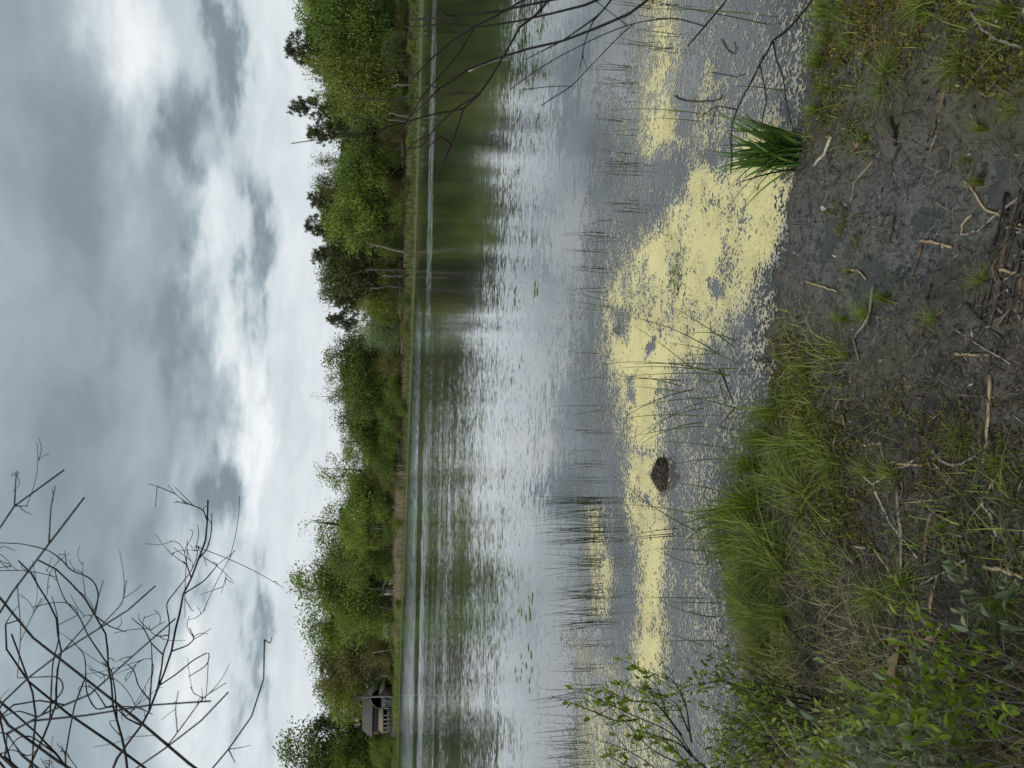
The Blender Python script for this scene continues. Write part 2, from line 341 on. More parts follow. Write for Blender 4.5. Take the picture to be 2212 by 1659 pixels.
def bank_z(x, y):
    x = np.asarray(x, float); y = np.asarray(y, float)
    d = shore_y(x) + .26 * (fbm(x, y, 4.0, 5, .65) - .5) - y
    w = wetness(x, y)
    hi = .035 + .10 * (1 - np.exp(-np.maximum(d, 0) / .9)) + .03 * np.clip(d, 0, 1) * np.abs(x) / 2 + .04 * np.maximum(-y, 0)
    lump = .05 * (fbm(x, y, 3.0, 3) - .5) + .040 * (fbm(x + 3, y, 11, 4, .6) - .45) + .030 * (fbm(x, y + 7, 38, 3, .6) - .5)
    s_ = np.clip(d / .38, 0, 1); s_ = s_ * s_ * (3 - 2 * s_)
    land = hi * (1 - .93 * w) * s_ + (lump + .004) * (1 - .45 * w) * (.45 + .55 * s_) + .003 * s_ - .0125 * w * np.clip((d - .05) / .2, 0, 1)
    X_, Y_ = proj(np.stack([x, np.maximum(y, .9), 0 * x], -1)); sh = soft(X_, Y_, SHOAL, 50) * (y > .9)
    sea = np.maximum(d * (.13 - .085 * sh), -1.2) + (lump + .004) * (.45 * np.exp(np.minimum(d, 0) / .25) * (1 - sh) + sh * 1.1)
    return np.where(d > 0, land, sea)
def axis(a, b, step_, far, n):
    mid_ = np.arange(a, b, step_); g = np.geomspace(step_ * 2, far, n)
    return np.concatenate([a - g[::-1], mid_, b + g])
xs = axis(-2.7, 2.9, .0125, 60, 26); ys = np.concatenate([.75 - np.geomspace(.03, 50, 24)[::-1], np.arange(.75, 3.9, .0125), np.array([4.1, 4.5, 5.2, 6.5, 9, 14])])
gx, gy = np.meshgrid(xs, ys); gz = bank_z(gx.ravel(), gy.ravel())
nxx = len(xs); I = (np.arange(len(ys) - 1)[:, None] * nxx + np.arange(nxx - 1)[None]).ravel()
mb = MB(); mb.add(np.stack([gx.ravel(), gy.ravel(), gz], -1), np.stack([I, I + 1, I + nxx + 1, I + nxx], -1), None, wetness(gx.ravel(), gy.ravel()))
wxs = np.concatenate([[-420, -120, -40, -15, -6, -4], np.arange(-3, 3.2, .03), [4, 6, 15, 40, 120, 420.0]]); wys = np.concatenate([[-60, -15, -3, 0, .5], np.arange(.9, 4.6, .03), [5, 6, 8, 12, 20, 40, 90, 160, 320.0]])
qx, qy = np.meshgrid(wxs, wys); dep = -bank_z(qx.ravel(), qy.ravel()); nw = len(wxs); I = (np.arange(len(wys) - 1)[:, None] * nw + np.arange(nw - 1)[None]).ravel()
wmb = MB(); wmb.add(np.stack([qx.ravel(), qy.ravel(), 0 * dep], -1), np.stack([I, I + 1, I + nw + 1, I + nw], -1), None, np.clip(1 - dep / .075, 0, 1) ** 1.3 * (np.abs(qx.ravel()) < 3.1) * (qy.ravel() < 4.6) * .9)
tag(link('pond_water', wmb.mesh('pond_water', M['water'])), kind='structure')
def mud_mat():
    m, t, o = newmat('wet mud')
    tcn = t.nodes.new('ShaderNodeTexCoord'); v = tcn.outputs['Object']
    wet = attr(t)
    n1 = noise(t, v, 7, 6, .65); n2 = noise(t, v, 45, 5, .65); n3 = noise(t, v, 2.2, 3, .5)
    dry = ramp(t, n1, [(.25, (.03, .026, .022)), (.5, (.078, .069, .056)), (.75, (.15, .135, .11))])
    mudc = ramp(t, n2, [(.25, (.06, .059, .061)), (.55, (.12, .118, .12)), (.8, (.20, .196, .192))])
    mix = t.nodes.new('ShaderNodeMix'); mix.data_type = 'RGBA'; t.links.new(wet, mix.inputs[0]); t.links.new(dry, mix.inputs[6]); t.links.new(mudc, mix.inputs[7])
    alg = t.nodes.new('ShaderNodeMix'); alg.data_type = 'RGBA'
    t.links.new(MN(t, 'MULTIPLY', ramp(t, n3, [(.45, (0, 0, 0)), (.62, (1, 1, 1))]), .55), alg.inputs[0]); t.links.new(mix.outputs[2], alg.inputs[6]); t.links.new(ramp(t, n2, [(.3, (.045, .05, .018)), (.7, (.10, .105, .035))]), alg.inputs[7])
    ro = MN(t, 'SUBTRACT', MN(t, 'ADD', .62, MN(t, 'MULTIPLY', n1, .3)), MN(t, 'MULTIPLY', wet, MN(t, 'ADD', .36, MN(t, 'MULTIPLY', n3, .60))))
    p = principled(t, Base_Color=alg.outputs[2], Roughness=ro)
    b = t.nodes.new('ShaderNodeBump'); b.inputs['Strength'].default_value = .9; b.inputs['Distance'].default_value = .025
    t.links.new(MN(t, 'ADD', n2, MN(t, 'MULTIPLY', n1, .5)), b.inputs['Height']); t.links.new(b.outputs[0], p.inputs['Normal']); t.links.new(p.outputs[0], o.inputs[0])
    return m
M['mud'] = mud_mat()
tag(link('muddy_bank', mb.mesh('muddy_bank', M['mud'], True)), kind='structure')

# ------------------------------------------------------------------ setting: far shore
FS = [(-420, 66), (-100, 74), (0, 78), (200, 82), (400, 88), (600, 95), (829, 106), (1000, 121), (1154, 141), (1300, 165), (1450, 190), (1659, 212), (1900, 230), (2300, 240)]
FSY = np.array([a for a, b in FS], float); FSD = np.array([b for a, b in FS], float)
def shore_d(Y): return np.interp(Y, FSY, FSD)
OFF = np.array([-6, 0, .6, 3, 7, 12, 18, 30, 70, 180, 420.0]); OZ = np.array([-.8, -.02, .14, .35, .75, 1.25, 1.7, 2.3, 4, 9, 22.0])
def far_z(off): return np.interp(off, OFF, OZ)
def farpt(Y, off, dz=0):
    d = ray(horizon(Y), Y); d = d / d[1]; D = shore_d(Y) + off
    return np.array([d[0] * D, D, far_z(off) + dz])
YY = np.linspace(-420, 2300, 240); offs = np.array([-6, -1, 0, .25, .6, 1.5, 3, 5, 7, 9.5, 12, 15, 18, 24, 30, 45, 70, 120, 180, 420.0])
V = np.array([[farpt(Y, o_) for Y in YY] for o_ in offs]); K = len(YY)
V[:, :, 1] += (1.2 * (fbm(YY, YY * 0, .02, 4) - .5))[None]
V[3:, :, 2] += (.25 * (fbm(V[3:, :, 0].ravel(), V[3:, :, 1].ravel(), .3, 3) - .5)).reshape(len(offs) - 3, K) * np.clip(offs[3:, None] / 6, 0, 1)
I = (np.arange(len(offs) - 1)[:, None] * K + np.arange(K - 1)[None]).ravel()
mb = MB(); mb.add(V.reshape(-1, 3), np.stack([I, I + K, I + K + 1, I + 1], -1), None, np.repeat(np.clip(offs / 30, 0, 1), K))
m, t, o = newmat('far shore ground')
tcn = t.nodes.new('ShaderNodeTexCoord'); n1 = noise(t, tcn.outputs['Object'], .35, 5, .6); n2 = noise(t, tcn.outputs['Object'], 3.0, 4, .6)
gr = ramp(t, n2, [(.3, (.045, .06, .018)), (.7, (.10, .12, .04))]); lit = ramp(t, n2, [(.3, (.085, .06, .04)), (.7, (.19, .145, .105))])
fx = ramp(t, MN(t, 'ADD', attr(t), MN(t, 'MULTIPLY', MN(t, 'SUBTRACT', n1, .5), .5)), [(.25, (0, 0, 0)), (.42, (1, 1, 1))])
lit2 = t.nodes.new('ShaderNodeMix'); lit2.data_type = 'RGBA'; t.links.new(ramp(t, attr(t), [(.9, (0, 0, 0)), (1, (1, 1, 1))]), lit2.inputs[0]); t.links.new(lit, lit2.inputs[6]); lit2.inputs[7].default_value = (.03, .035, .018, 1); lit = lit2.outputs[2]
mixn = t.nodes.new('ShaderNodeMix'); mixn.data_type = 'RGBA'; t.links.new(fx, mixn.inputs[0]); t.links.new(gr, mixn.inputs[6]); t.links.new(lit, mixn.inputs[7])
p = principled(t, Base_Color=mixn.outputs[2], Roughness=.9); t.links.new(p.outputs[0], o.inputs[0]); M['farground'] = m
tag(link('far_shore', mb.mesh('far_shore', M['farground'])), kind='structure')

# grass, sedge and dead reed along the far shore: nobody could count the blades
def shore_band(name, n, Y0, Y1, o0, o1, h0, h1, w, cols, label, cat, dens=None):
    Y = rng.uniform(Y0, Y1, n); of = rng.uniform(o0, o1, n)
    if dens is not None:
        k = rng.random(n) < dens(Y, of); Y = Y[k]; of = of[k]
    B = np.array([farpt(a, b, -.05) for a, b in zip(Y, of)])
    an = rng.uniform(0, 6.28, len(B)); ln = np.stack([np.cos(an), np.sin(an), 0 * an], -1)
    mb = MB(); mb.blades(B, ln, rng.uniform(h0, h1, len(B)), w, rng.uniform(.05, .45, len(B)), rng.random(len(B)), 2, face=np.tile([[1.0, 0, 0]], (len(B), 1)))
    M[name] = leafmat(name + ' blades', cols, tr=.3, var=0.0)
    tag(link(name, mb.mesh(name, M[name])), label, cat, kind='stuff')
shore_band('shore_grass', 9000, -150, 1800, .5, 11, .25, .6, .10, [(.055, .075, .02), (.10, .125, .035), (.18, .19, .07)], 'green grass and sedge along the far water edge', 'grass')
shore_band('dead_reed_bed', 8500, 990, 1440, 2.5, 10, .35, 2.1, .09, [(.22, .17, .12), (.34, .27, .19), (.46, .38, .28)], 'tan dead reeds in a band below the trees of the far shore', 'reeds', lambda Y, o_: np.clip((Y - 1000) / 70, 0, 1) * np.clip((1440 - Y) / 140, .0, 1) * np.clip(fbm(Y, o_ * 4, .06, 3) * 2.6 - .55, .08, 1))
shore_band('tall_green_sedge', 5200, 1300, 1680, 2.5, 9, .8, 1.7, .12, [(.11, .15, .03), (.19, .24, .05), (.29, .31, .09)], 'tall yellow green sedge in front of the far house', 'sedge')
shore_band('brown_shore_sedge', 2600, 330, 860, 3, 8, .4, 1.0, .08, [(.12, .12, .04), (.20, .18, .08), (.34, .28, .16)], 'thin brown and green sedge below the dark trees', 'sedge')

# ------------------------------------------------------------------ trees of the far shore
def rdir(n): return nrm(rng.normal(size=(n, 3)))
def limb(mb, a, b, r0_, r1_, sag=0.0, k=4, n=5):
    a = np.asarray(a, float); b = np.asarray(b, float); L_ = np.linalg.norm(b - a)
    t = np.linspace(0, 1, n)[:, None]; P = a + (b - a) * t; P[:, 2] += (sag * L_ * np.sin(t[:, 0] * math.pi))
    P[1:-1] += rng.normal(scale=.03 * L_, size=(n - 2, 3))
    mb.tube(P, np.linspace(r0_, r1_, n), k, rng.random())
    return P
def make_tree(kind, H=12.0):
    tr = MB(); cr = MB()
    if kind in ('broad', 'oak', 'birch', 'sparse', 'willow', 'bush', 'tall', 'high'):
        spec = dict(broad=(.57, .42, .43, 115, 100, .07, .024), oak=(.58, .46, .42, 125, 100, .07, .022), birch=(.55, .32, .46, 100, 80, .07, .021), sparse=(.66, .24, .36, 44, 46, .055, .021), willow=(.50, .42, .50, 95, 95, .08, .02), bush=(.50, .62, .52, 70, 80, .12, .034), tall=(.62, .26, .40, 85, 75, .065, .022), high=(.72, .30, .27, 75, 85, .065, .023))[kind]
        cz, rx, rz, nc, nl, sg, ls = spec
        top = H * (cz + rz * .75)
        lean = rng.normal(scale=.02 * H, size=2)
        nst = 4 if kind == 'bush' else (2 if rng.random() < .4 else 1)
        tops = []
        for s_ in range(nst):
            off = rng.normal(scale=.03 * H, size=2) if nst > 1 else lean
            zt = np.linspace(-.02 * H, top, 7); f = zt / top
            P = np.stack([off[0] * f * 2 + rng.normal(scale=.006 * H, size=7), off[1] * f * 2 + rng.normal(scale=.006 * H, size=7), zt], -1)
            tr.tube(P, np.linspace(.017 * H, .003 * H, 7) / (1.6 if nst > 2 else 1) * np.array([1.35, 1, 1, 1, 1, 1, 1]), 7, .5); tops.append(P)
        d = rdir(nc * 3); rr = rng.random(nc * 3) ** .42
        lob = .72 + .5 * vnoise(d[:, 0] * 2.2 + 40 + 13 * rng.random(), d[:, 2] * 2.2 + d[:, 1] * 1.7 + 20)
        C = d * rr[:, None] * lob[:, None] * np.array([rx, rx, rz]) * H + np.array([0, 0, cz * H])
        C = C[C[:, 2] > (.10 if kind in ('bush', 'willow') else .20) * H][:nc]
        for c in C:
            P = tops[rng.integers(len(tops))]; zb = np.clip(c[2] - .55 * np.hypot(c[0], c[1]) - .03 * H, .12 * H, top)
            b0 = np.array([np.interp(zb, P[:, 2], P[:, i]) for i in range(3)])
            limb(tr, b0, c, .0045 * H, .0012 * H, .05, 3, 4)
            n = int(nl * rng.uniform(.6, 1.4)); g = np.clip(rng.normal(size=(n, 3)), -1.7, 1.7) * sg * H * np.array([1, 1, .62]) * rng.uniform(.75, 1.25)
            if kind in ('birch', 'willow'): g[:, 2] = g[:, 2] * 1.5 - .03 * H
            A = rdir(n); A[:, 2] -= (1.2 if kind in ('birch', 'willow') else .3)
            N = rdir(n) * .8; N[:, 2] += .7
            cr.leaves(c + g, A, N, rng.uniform(.7, 1.5, n) * ls * H, rng.uniform(.5, .95, n) * ls * H, np.clip(rng.normal(.5, .2, n) + rng.normal(0, .14), 0, 1), .12)
    elif kind in ('pine', 'pine_high'):
        zt = np.linspace(-.02 * H, H * .98, 8)
        P = np.stack([rng.normal(scale=.006 * H, size=8), rng.normal(scale=.006 * H, size=8), zt], -1)
        tr.tube(P, np.linspace(.018 * H, .003 * H, 8), 7, .5)
        z0 = .58 if kind == 'pine_high' else .30
        for i in range(62):
            f = rng.uniform(z0, .99); an = rng.uniform(0, 6.28)
            L_ = H * (.27 * (1 - ((f - z0) / (1 - z0)) ** 1.6) + .05) * rng.uniform(.55, 1.25)
            b0 = np.array([0, 0, f * H]); e = b0 + np.array([math.cos(an) * L_, math.sin(an) * L_, rng.uniform(-.02, .22) * L_])
            Q = limb(tr, b0, e, .004 * H, .001 * H, -.06, 3, 6)
            for j in range(int(9 * rng.uniform(.6, 1.3))):
                u = rng.uniform(.38, 1.03); c = np.array([np.interp(u * 5, range(6), Q[:, k]) for k in range(3)]) + rng.normal(size=3) * np.array([.025, .025, .014]) * H
                n = 22; A = rdir(n) + np.array([math.cos(an) * .5, math.sin(an) * .5, .45])
                cr.leaves(np.tile(c, (n, 1)) + rng.normal(size=(n, 3)) * .006 * H, A, rdir(n), rng.uniform(.016, .034, n) * H, .0075 * H, np.clip(rng.normal(.45, .25, n), 0, 1))
    elif kind == 'hemlock':
        zt = np.linspace(-.02 * H, H, 8); tr.tube(np.stack([0 * zt, 0 * zt, zt], -1), np.linspace(.016 * H, .002 * H, 8), 7, .5)
        for i in range(85):
            f = rng.uniform(.08, 1.0); an = rng.uniform(0, 6.28); L_ = H * (.30 * (1 - f) ** .75 + .03) * rng.uniform(.6, 1.2)
            b0 = np.array([0, 0, f * H]); e = b0 + np.array([math.cos(an) * L_, math.sin(an) * L_, -.28 * L_])
            Q = limb(tr, b0, e, .003 * H, .0008 * H, .12, 3, 6)
            n = int(110 * (L_ / (.2 * H)) ** .8) + 12; u = rng.uniform(.1, 1.05, n) * 5
            c = np.stack([np.interp(u, range(6), Q[:, k]) for k in range(3)], -1) + rng.normal(size=(n, 3)) * np.array([.022, .022, .012]) * H
            A = rdir(n) * .6 + np.array([math.cos(an) * .6, math.sin(an) * .6, -.8])
            cr.leaves(c, A, rdir(n) * .5 + np.array([0, 0, .8]), rng.uniform(.02, .04, n) * H, .012 * H, np.clip(rng.normal(.5, .22, n), 0, 1))
    elif kind == 'bare':
        P = limb(tr, (0, 0, -.3), (0, 0, H), .012 * H, .002 * H, 0, 6, 8)
        for i in range(34):
            f = rng.uniform(.35, .98); b0 = np.array([np.interp(f * 7, range(8), P[:, k]) for k in range(3)]); an = rng.uniform(0, 6.28); L_ = H * .24 * rng.uniform(.4, 1.1) * (1.25 - f)
            e = b0 + np.array([math.cos(an) * L_, math.sin(an) * L_, L_ * 1.1]); Q = limb(tr, b0, e, .004 * H, .001 * H, 0, 3, 5)
            for j in range(3):
                b1 = Q[rng.integers(2, 5)]; e1 = b1 + rng.normal(size=3) * .05 * H + np.array([0, 0, .05 * H]); limb(tr, b1, e1, .0016 * H, .0008 * H, 0, 3, 3)
                n = 9; cr.leaves(e1 + rng.normal(size=(n, 3)) * .02 * H, rdir(n), rdir(n), .02 * H, .014 * H, rng.random(n), .1)
    return tr.mesh('tree_trunk'), cr.mesh('tree_crown')
PROTO = {}
for kind, n in (('broad', 3), ('oak', 2), ('birch', 2), ('sparse', 2), ('tall', 2), ('high', 1), ('willow', 1), ('bush', 3), ('pine', 2), ('pine_high', 2), ('hemlock', 1), ('bare', 1)):
    for i in range(n):
        a, b = make_tree(kind)
        a.materials.append(M['bark_dark']); b.materials.append(M['leaf_mid'])
        cw = np.empty(len(b.vertices) * 3, np.float32); b.vertices.foreach_get('co', cw); cw = cw.reshape(-1, 3)
        PROTO[(kind, i)] = (a, b, float(np.percentile(np.abs(cw[:, 0]), 96)) * 2, float(np.percentile(cw[:, 2], 99.6)))
def put_tree(name, kind, var, Y, topX, wpx, off, leaf, bark, label, cat='tree', group=None, rz=None, zoff=0):
    a, b, cw, ch = PROTO[(kind, var)]
    base = farpt(Y, off, zoff); D = base[1]
    ztop = CAM[2] + (horizon(Y) - topX) / FPX * D
    sz_ = max((ztop - base[2]) / ch, .05); sxy = wpx / FPX * D / cw
    r = thing(name, label, cat, base, group, (0, 0, rng.uniform(0, 6.28) if rz is None else rz), (sxy, sxy, sz_))
    link('trunk', a, r, mat=M[bark]); link('crown', b, r, mat=M[leaf])
    return r
TREES = [ # name, kind, variant, picture row, top, width, distance behind the water edge, leaf, bark, label
 ('oak_tree', 'oak', 0, -15, 640, 120, 20, 'leaf_olive', 'bark_dark', 'olive oak cut off by the upper picture edge on the far shore'),
 ('maple_tree', 'broad', 0, 62, 655, 112, 14, 'leaf_bright', 'bark_dark', 'tall bright green broadleaf tree nearest the upper edge of the picture'),
 ('pine_tree', 'pine_high', 0, 122, 629, 100, 24, 'needle', 'bark_dark', 'dark pine crown showing above the bright trees near the upper edge'),
 ('birch_tree', 'birch', 0, 165, 664, 85, 13, 'leaf_yellow', 'bark_grey', 'yellow green birch beside the tall bright broadleaf tree'),
 ('birch_tree', 'birch', 1, 208, 690, 80, 11, 'leaf_yellow', 'bark_grey', 'lower drooping birch with pale trunks at the water edge'),
 ('pine_tree', 'pine', 0, 248, 636, 85, 22, 'needle', 'bark_dark', 'dark pine with a leaning top behind the birches'),
 ('pine_tree', 'pine', 1, 300, 672, 80, 19, 'needle', 'bark_dark', 'low dark pine sloping down to the gap in the tree line'),
 ('maple_tree', 'broad', 1, 240, 712, 80, 13, 'leaf_mid', 'bark_grey', 'green broadleaf tree with white stems below the leaning pine'),
 ('bare_sapling', 'bare', 0, 358, 676, 45, 22, 'leaf_yellow', 'bark_grey', 'nearly bare sapling with twiggy top in the gap of the tree line'),
 ('maple_tree', 'broad', 2, 372, 728, 100, 12, 'leaf_bright', 'bark_dark', 'bright green tree below the bare sapling'),
 ('oak_tree', 'oak', 1, 408, 686, 70, 20, 'leaf_olive', 'bark_dark', 'olive oak top between the bare sapling and the pines'),
 ('pine_tree', 'pine_high', 1, 440, 674, 62, 24, 'needle', 'bark_dark', 'dark pine behind the round bright tree'),
 ('pine_tree', 'pine_high', 0, 495, 668, 70, 25, 'needle', 'bark_dark', 'dark pine with open crown and bare trunk above the round bright tree'),
 ('maple_tree', 'broad', 0, 478, 705, 112, 12, 'leaf_bright', 'bark_dark', 'large round bright green tree standing in front of the pines'),
 ('dark_tree', 'pine', 0, 560, 682, 95, 15, 'leaf_dark', 'bark_dark', 'dark evergreen with thick trunk at the end of the round bright tree'),
 ('dark_tree', 'oak', 0, 606, 694, 110, 16, 'leaf_dark', 'bark_dark', 'broad dark tree in the middle of the dark group'),
 ('dark_tree', 'pine', 1, 648, 726, 90, 15, 'leaf_dark', 'bark_dark', 'dark tree sloping down towards the small pine'),
 ('pine_tree', 'pine_high', 1, 694, 711, 46, 24, 'needle', 'bark_dark', 'small dark pine standing alone against the sky'),
 ('willow_tree', 'willow', 0, 715, 766, 82, 10, 'leaf_pale', 'bark_grey', 'low pale green willow bush in the middle of the shore'),
 ('birch_tree', 'birch', 0, 668, 775, 60, 10, 'leaf_yellow', 'bark_grey', 'low yellow green tree beside the pale willow'),
 ('maple_tree', 'tall', 0, 768, 708, 80, 18, 'leaf_mid', 'bark_dark', 'airy green tree rising right after the pale willow'),
 ('maple_tree', 'broad', 1, 812, 714, 92, 15, 'leaf_mid', 'bark_dark', 'green tree at the centre of the tree line'),
 ('bare_sapling', 'sparse', 0, 858, 682, 34, 26, 'leaf_olive', 'bark_dark', 'thin nearly leafless tree top at the centre of the tree line'),
 ('maple_tree', 'broad', 2, 862, 744, 90, 13, 'leaf_mid', 'bark_dark', 'darker green tree below the thin leafless top'),
 ('maple_tree', 'tall', 1, 915, 726, 70, 18, 'leaf_mid', 'bark_grey', 'green tree with thinning top past the centre of the tree line'),
 ('maple_tree', 'broad', 0, 955, 742, 90, 14, 'leaf_bright', 'bark_dark', 'green tree just before the dip in the tree line'),
 ('poplar_tree', 'sparse', 1, 1022, 688, 74, 26, 'leaf_yellow', 'bark_dark', 'tall thin leaved poplar with visible trunk in the dip of the tree line'),
 ('birch_tree', 'birch', 1, 1005, 785, 70, 20, 'leaf_olive', 'bark_dark', 'low olive tree below the thin poplar'),
 ('maple_tree', 'broad', 1, 1075, 728, 110, 12, 'leaf_bright', 'bark_dark', 'bright green tree above the pink dead reeds'),
 ('poplar_tree', 'sparse', 0, 1142, 657, 92, 26, 'leaf_yellow', 'bark_dark', 'tallest thin leaved poplar above the dead reeds'),
 ('maple_tree', 'broad', 2, 1140, 735, 90, 14, 'leaf_bright', 'bark_dark', 'bright green tree under the tallest thin poplar'),
 ('maple_tree', 'oak', 1, 1200, 706, 112, 15, 'leaf_mid', 'bark_dark', 'large green tree near the end of the dead reeds'),
 ('poplar_tree', 'tall', 1, 1222, 682, 60, 26, 'leaf_yellow', 'bark_dark', 'thin pale top behind the large green tree'),
 ('ash_tree', 'tall', 0, 1270, 638, 100, 16, 'leaf_bright', 'bark_grey', 'tall bright green ash over the grey sheds'),
 ('ash_tree', 'tall', 1, 1345, 656, 96, 15, 'leaf_bright', 'bark_grey', 'green ash with pale trunk between the sheds and the brown cabin'),
 ('maple_tree', 'oak', 0, 1312, 725, 110, 12, 'leaf_bright', 'bark_grey', 'spreading green tree in front of the grey sheds'),
 ('oak_tree', 'oak', 1, 1425, 681, 118, 16, 'leaf_olive', 'bark_dark', 'rusty olive oak left of the brown cabin'),
 ('ash_tree', 'broad', 0, 1492, 688, 90, 26, 'leaf_mid', 'bark_grey', 'pale green tree behind the brown cabin'),
 ('hemlock_tree', 'hemlock', 0, 1556, 686, 88, 28, 'leaf_mid', 'bark_dark', 'drooping dark green conifer over the house roof'),
 ('maple_tree', 'tall', 0, 1628, 611, 118, 17, 'leaf_mid', 'bark_dark', 'tallest tree at the lower picture edge past the house'),
 ('maple_tree', 'broad', 2, 1625, 720, 105, 14, 'leaf_bright', 'bark_dark', 'green tree under the tallest tree at the lower edge'),
 ('maple_tree', 'broad', 1, 1730, 640, 130, 20, 'leaf_mid', 'bark_dark', 'large tree continuing the wood past the lower edge'),
 ('maple_tree', 'broad', 0, -130, 660, 130, 16, 'leaf_mid', 'bark_dark', 'large tree continuing the wood past the upper edge')]
for s_ in TREES: put_tree(*s_)
# a tree stands in front of the house: a thick pale trunk with its crown above
put_tree('ash_tree', 'high', 0, 1503, 706, 92, 6.5, 'leaf_yellow', 'bark_grey', 'pale green tree with thick grey trunk right in front of the house')
LM = [(-15, 'olive oak at the upper edge'), (62, 'tall bright tree near the upper edge'), (165, 'yellow birch'), (248, 'leaning pine'), (358, 'bare sapling'), (440, 'pine behind the round bright tree'), (500, 'large round bright tree'), (560, 'thick dark trunks'), (620, 'broad dark tree'), (694, 'small lone pine'), (725, 'pale willow'), (775, 'airy tree after the willow'), (830, 'green tree at the centre'), (915, 'tree with thinning top'), (965, 'tree before the dip'), (1022, 'thin poplar in the dip'), (1075, 'bright tree over the dead reeds'), (1142, 'tallest thin poplar'), (1200, 'large tree near the reed end'), (1270, 'tall ash over the sheds'), (1345, 'ash between sheds and cabin'), (1425, 'rusty oak'), (1500, 'brown cabin'), (1600, 'tallest tree at the lower edge')]
LCOL = dict(leaf_mid='mid green', leaf_bright='bright green', leaf_dark='very dark', leaf_olive='olive', needle='dark needled')
def lm(Y): return min(LM, key=lambda a: abs(a[0] - Y))[1]
SK = sorted([(s_[3], s_[4]) for s_ in TREES if s_[1] not in ('bare', 'sparse')])
SKY_, SKX = np.array([a for a, b in SK], float), np.array([b for a, b in SK], float)
for i in range(48):
    Y = -90 + i * 39 + rng.uniform(-12, 12)
    if 640 < Y < 760 or 1440 < Y < 1600: continue
    sky_here = max(np.interp(Y + dY, SKY_, SKX) for dY in (-40, 0, 40))
    put_tree('wood_tree', ['broad', 'oak', 'tall', 'pine'][i % 4], i % 2, Y, sky_here + rng.uniform(2, 24), rng.uniform(90, 125), rng.uniform(30, 44), ['leaf_mid', 'leaf_dark', 'leaf_bright', 'needle'][(i * 7) % 4], 'bark_dark', LCOL[['leaf_mid', 'leaf_dark', 'leaf_bright', 'needle'][(i * 7) % 4]] + ' wood tree half hidden behind the ' + lm(Y), 'tree', 'trees deep in the wood')
for i in range(70):
    Y = -60 + i * 25 + rng.uniform(-10, 10); hz = horizon(Y)
    if 1455 < Y < 1590 or 1235 < Y < 1285: continue
    h = rng.uniform(22, 62) * (1.25 if 950 < Y < 1450 else 1)
    put_tree('understory_bush', 'bush', i % 3, Y, hz - h, rng.uniform(38, 75), rng.uniform(8, 20), ['leaf_mid', 'leaf_bright', 'leaf_dark', 'leaf_mid', 'leaf_olive'][i % 5], 'bark_dark', LCOL[['leaf_mid', 'leaf_bright', 'leaf_dark', 'leaf_mid', 'leaf_olive'][i % 5]] + ' bush under the ' + lm(Y), 'bush', 'bushes under the far trees')
for i in range(44):
    Y = -70 + i * 40 + rng.uniform(-9, 9)
    if 1440 < Y < 1600: continue
    put_tree('thicket_bush', 'bush', (i + 1) % 3, Y, horizon(Y) - rng.uniform(45, 85), rng.uniform(55, 85), rng.uniform(27, 36), ['leaf_dark', 'leaf_mid', 'leaf_olive'][i % 3], 'bark_dark', LCOL[['leaf_dark', 'leaf_mid', 'leaf_olive'][i % 3]] + ' thicket deep behind the ' + lm(Y), 'bush', 'thickets deep behind the trees')
for i in range(22):
    Y = 20 + i * 70 + rng.uniform(-25, 25)
    if 1380 < Y: continue
    put_tree('waterside_bush', 'bush', i % 3, Y, horizon(Y) - rng.uniform(-4, 12), rng.uniform(14, 34), rng.uniform(2.5, 7), ['leaf_mid', 'leaf_yellow', 'leaf_dark'][i % 3], 'bark_dark', ['mid green', 'yellowish', 'very dark'][i % 3] + ' low bush at the water before the ' + lm(Y), 'bush', 'low bushes at the far water edge')
for (Y, X, w, off, lf, lab) in [(1622, 800, 60, 5, 'leaf_bright', 'rounded green bush at the water beside the house porch'), (1590, 825, 34, 4.5, 'leaf_mid', 'small green bush covering the end of the porch'), (1440, 828, 46, 9, 'leaf_dark', 'dark bush below the rusty oak'), (1395, 838, 40, 8, 'leaf_mid', 'low round bush at the shore before the grey hut'), (1455, 838, 30, 7, 'leaf_yellow', 'small yellow bush beside the brown cabin')]:
    put_tree('shore_bush', 'bush', int(Y) % 3, Y, X, w, off, lf, 'bark_dark', lab, 'bush')
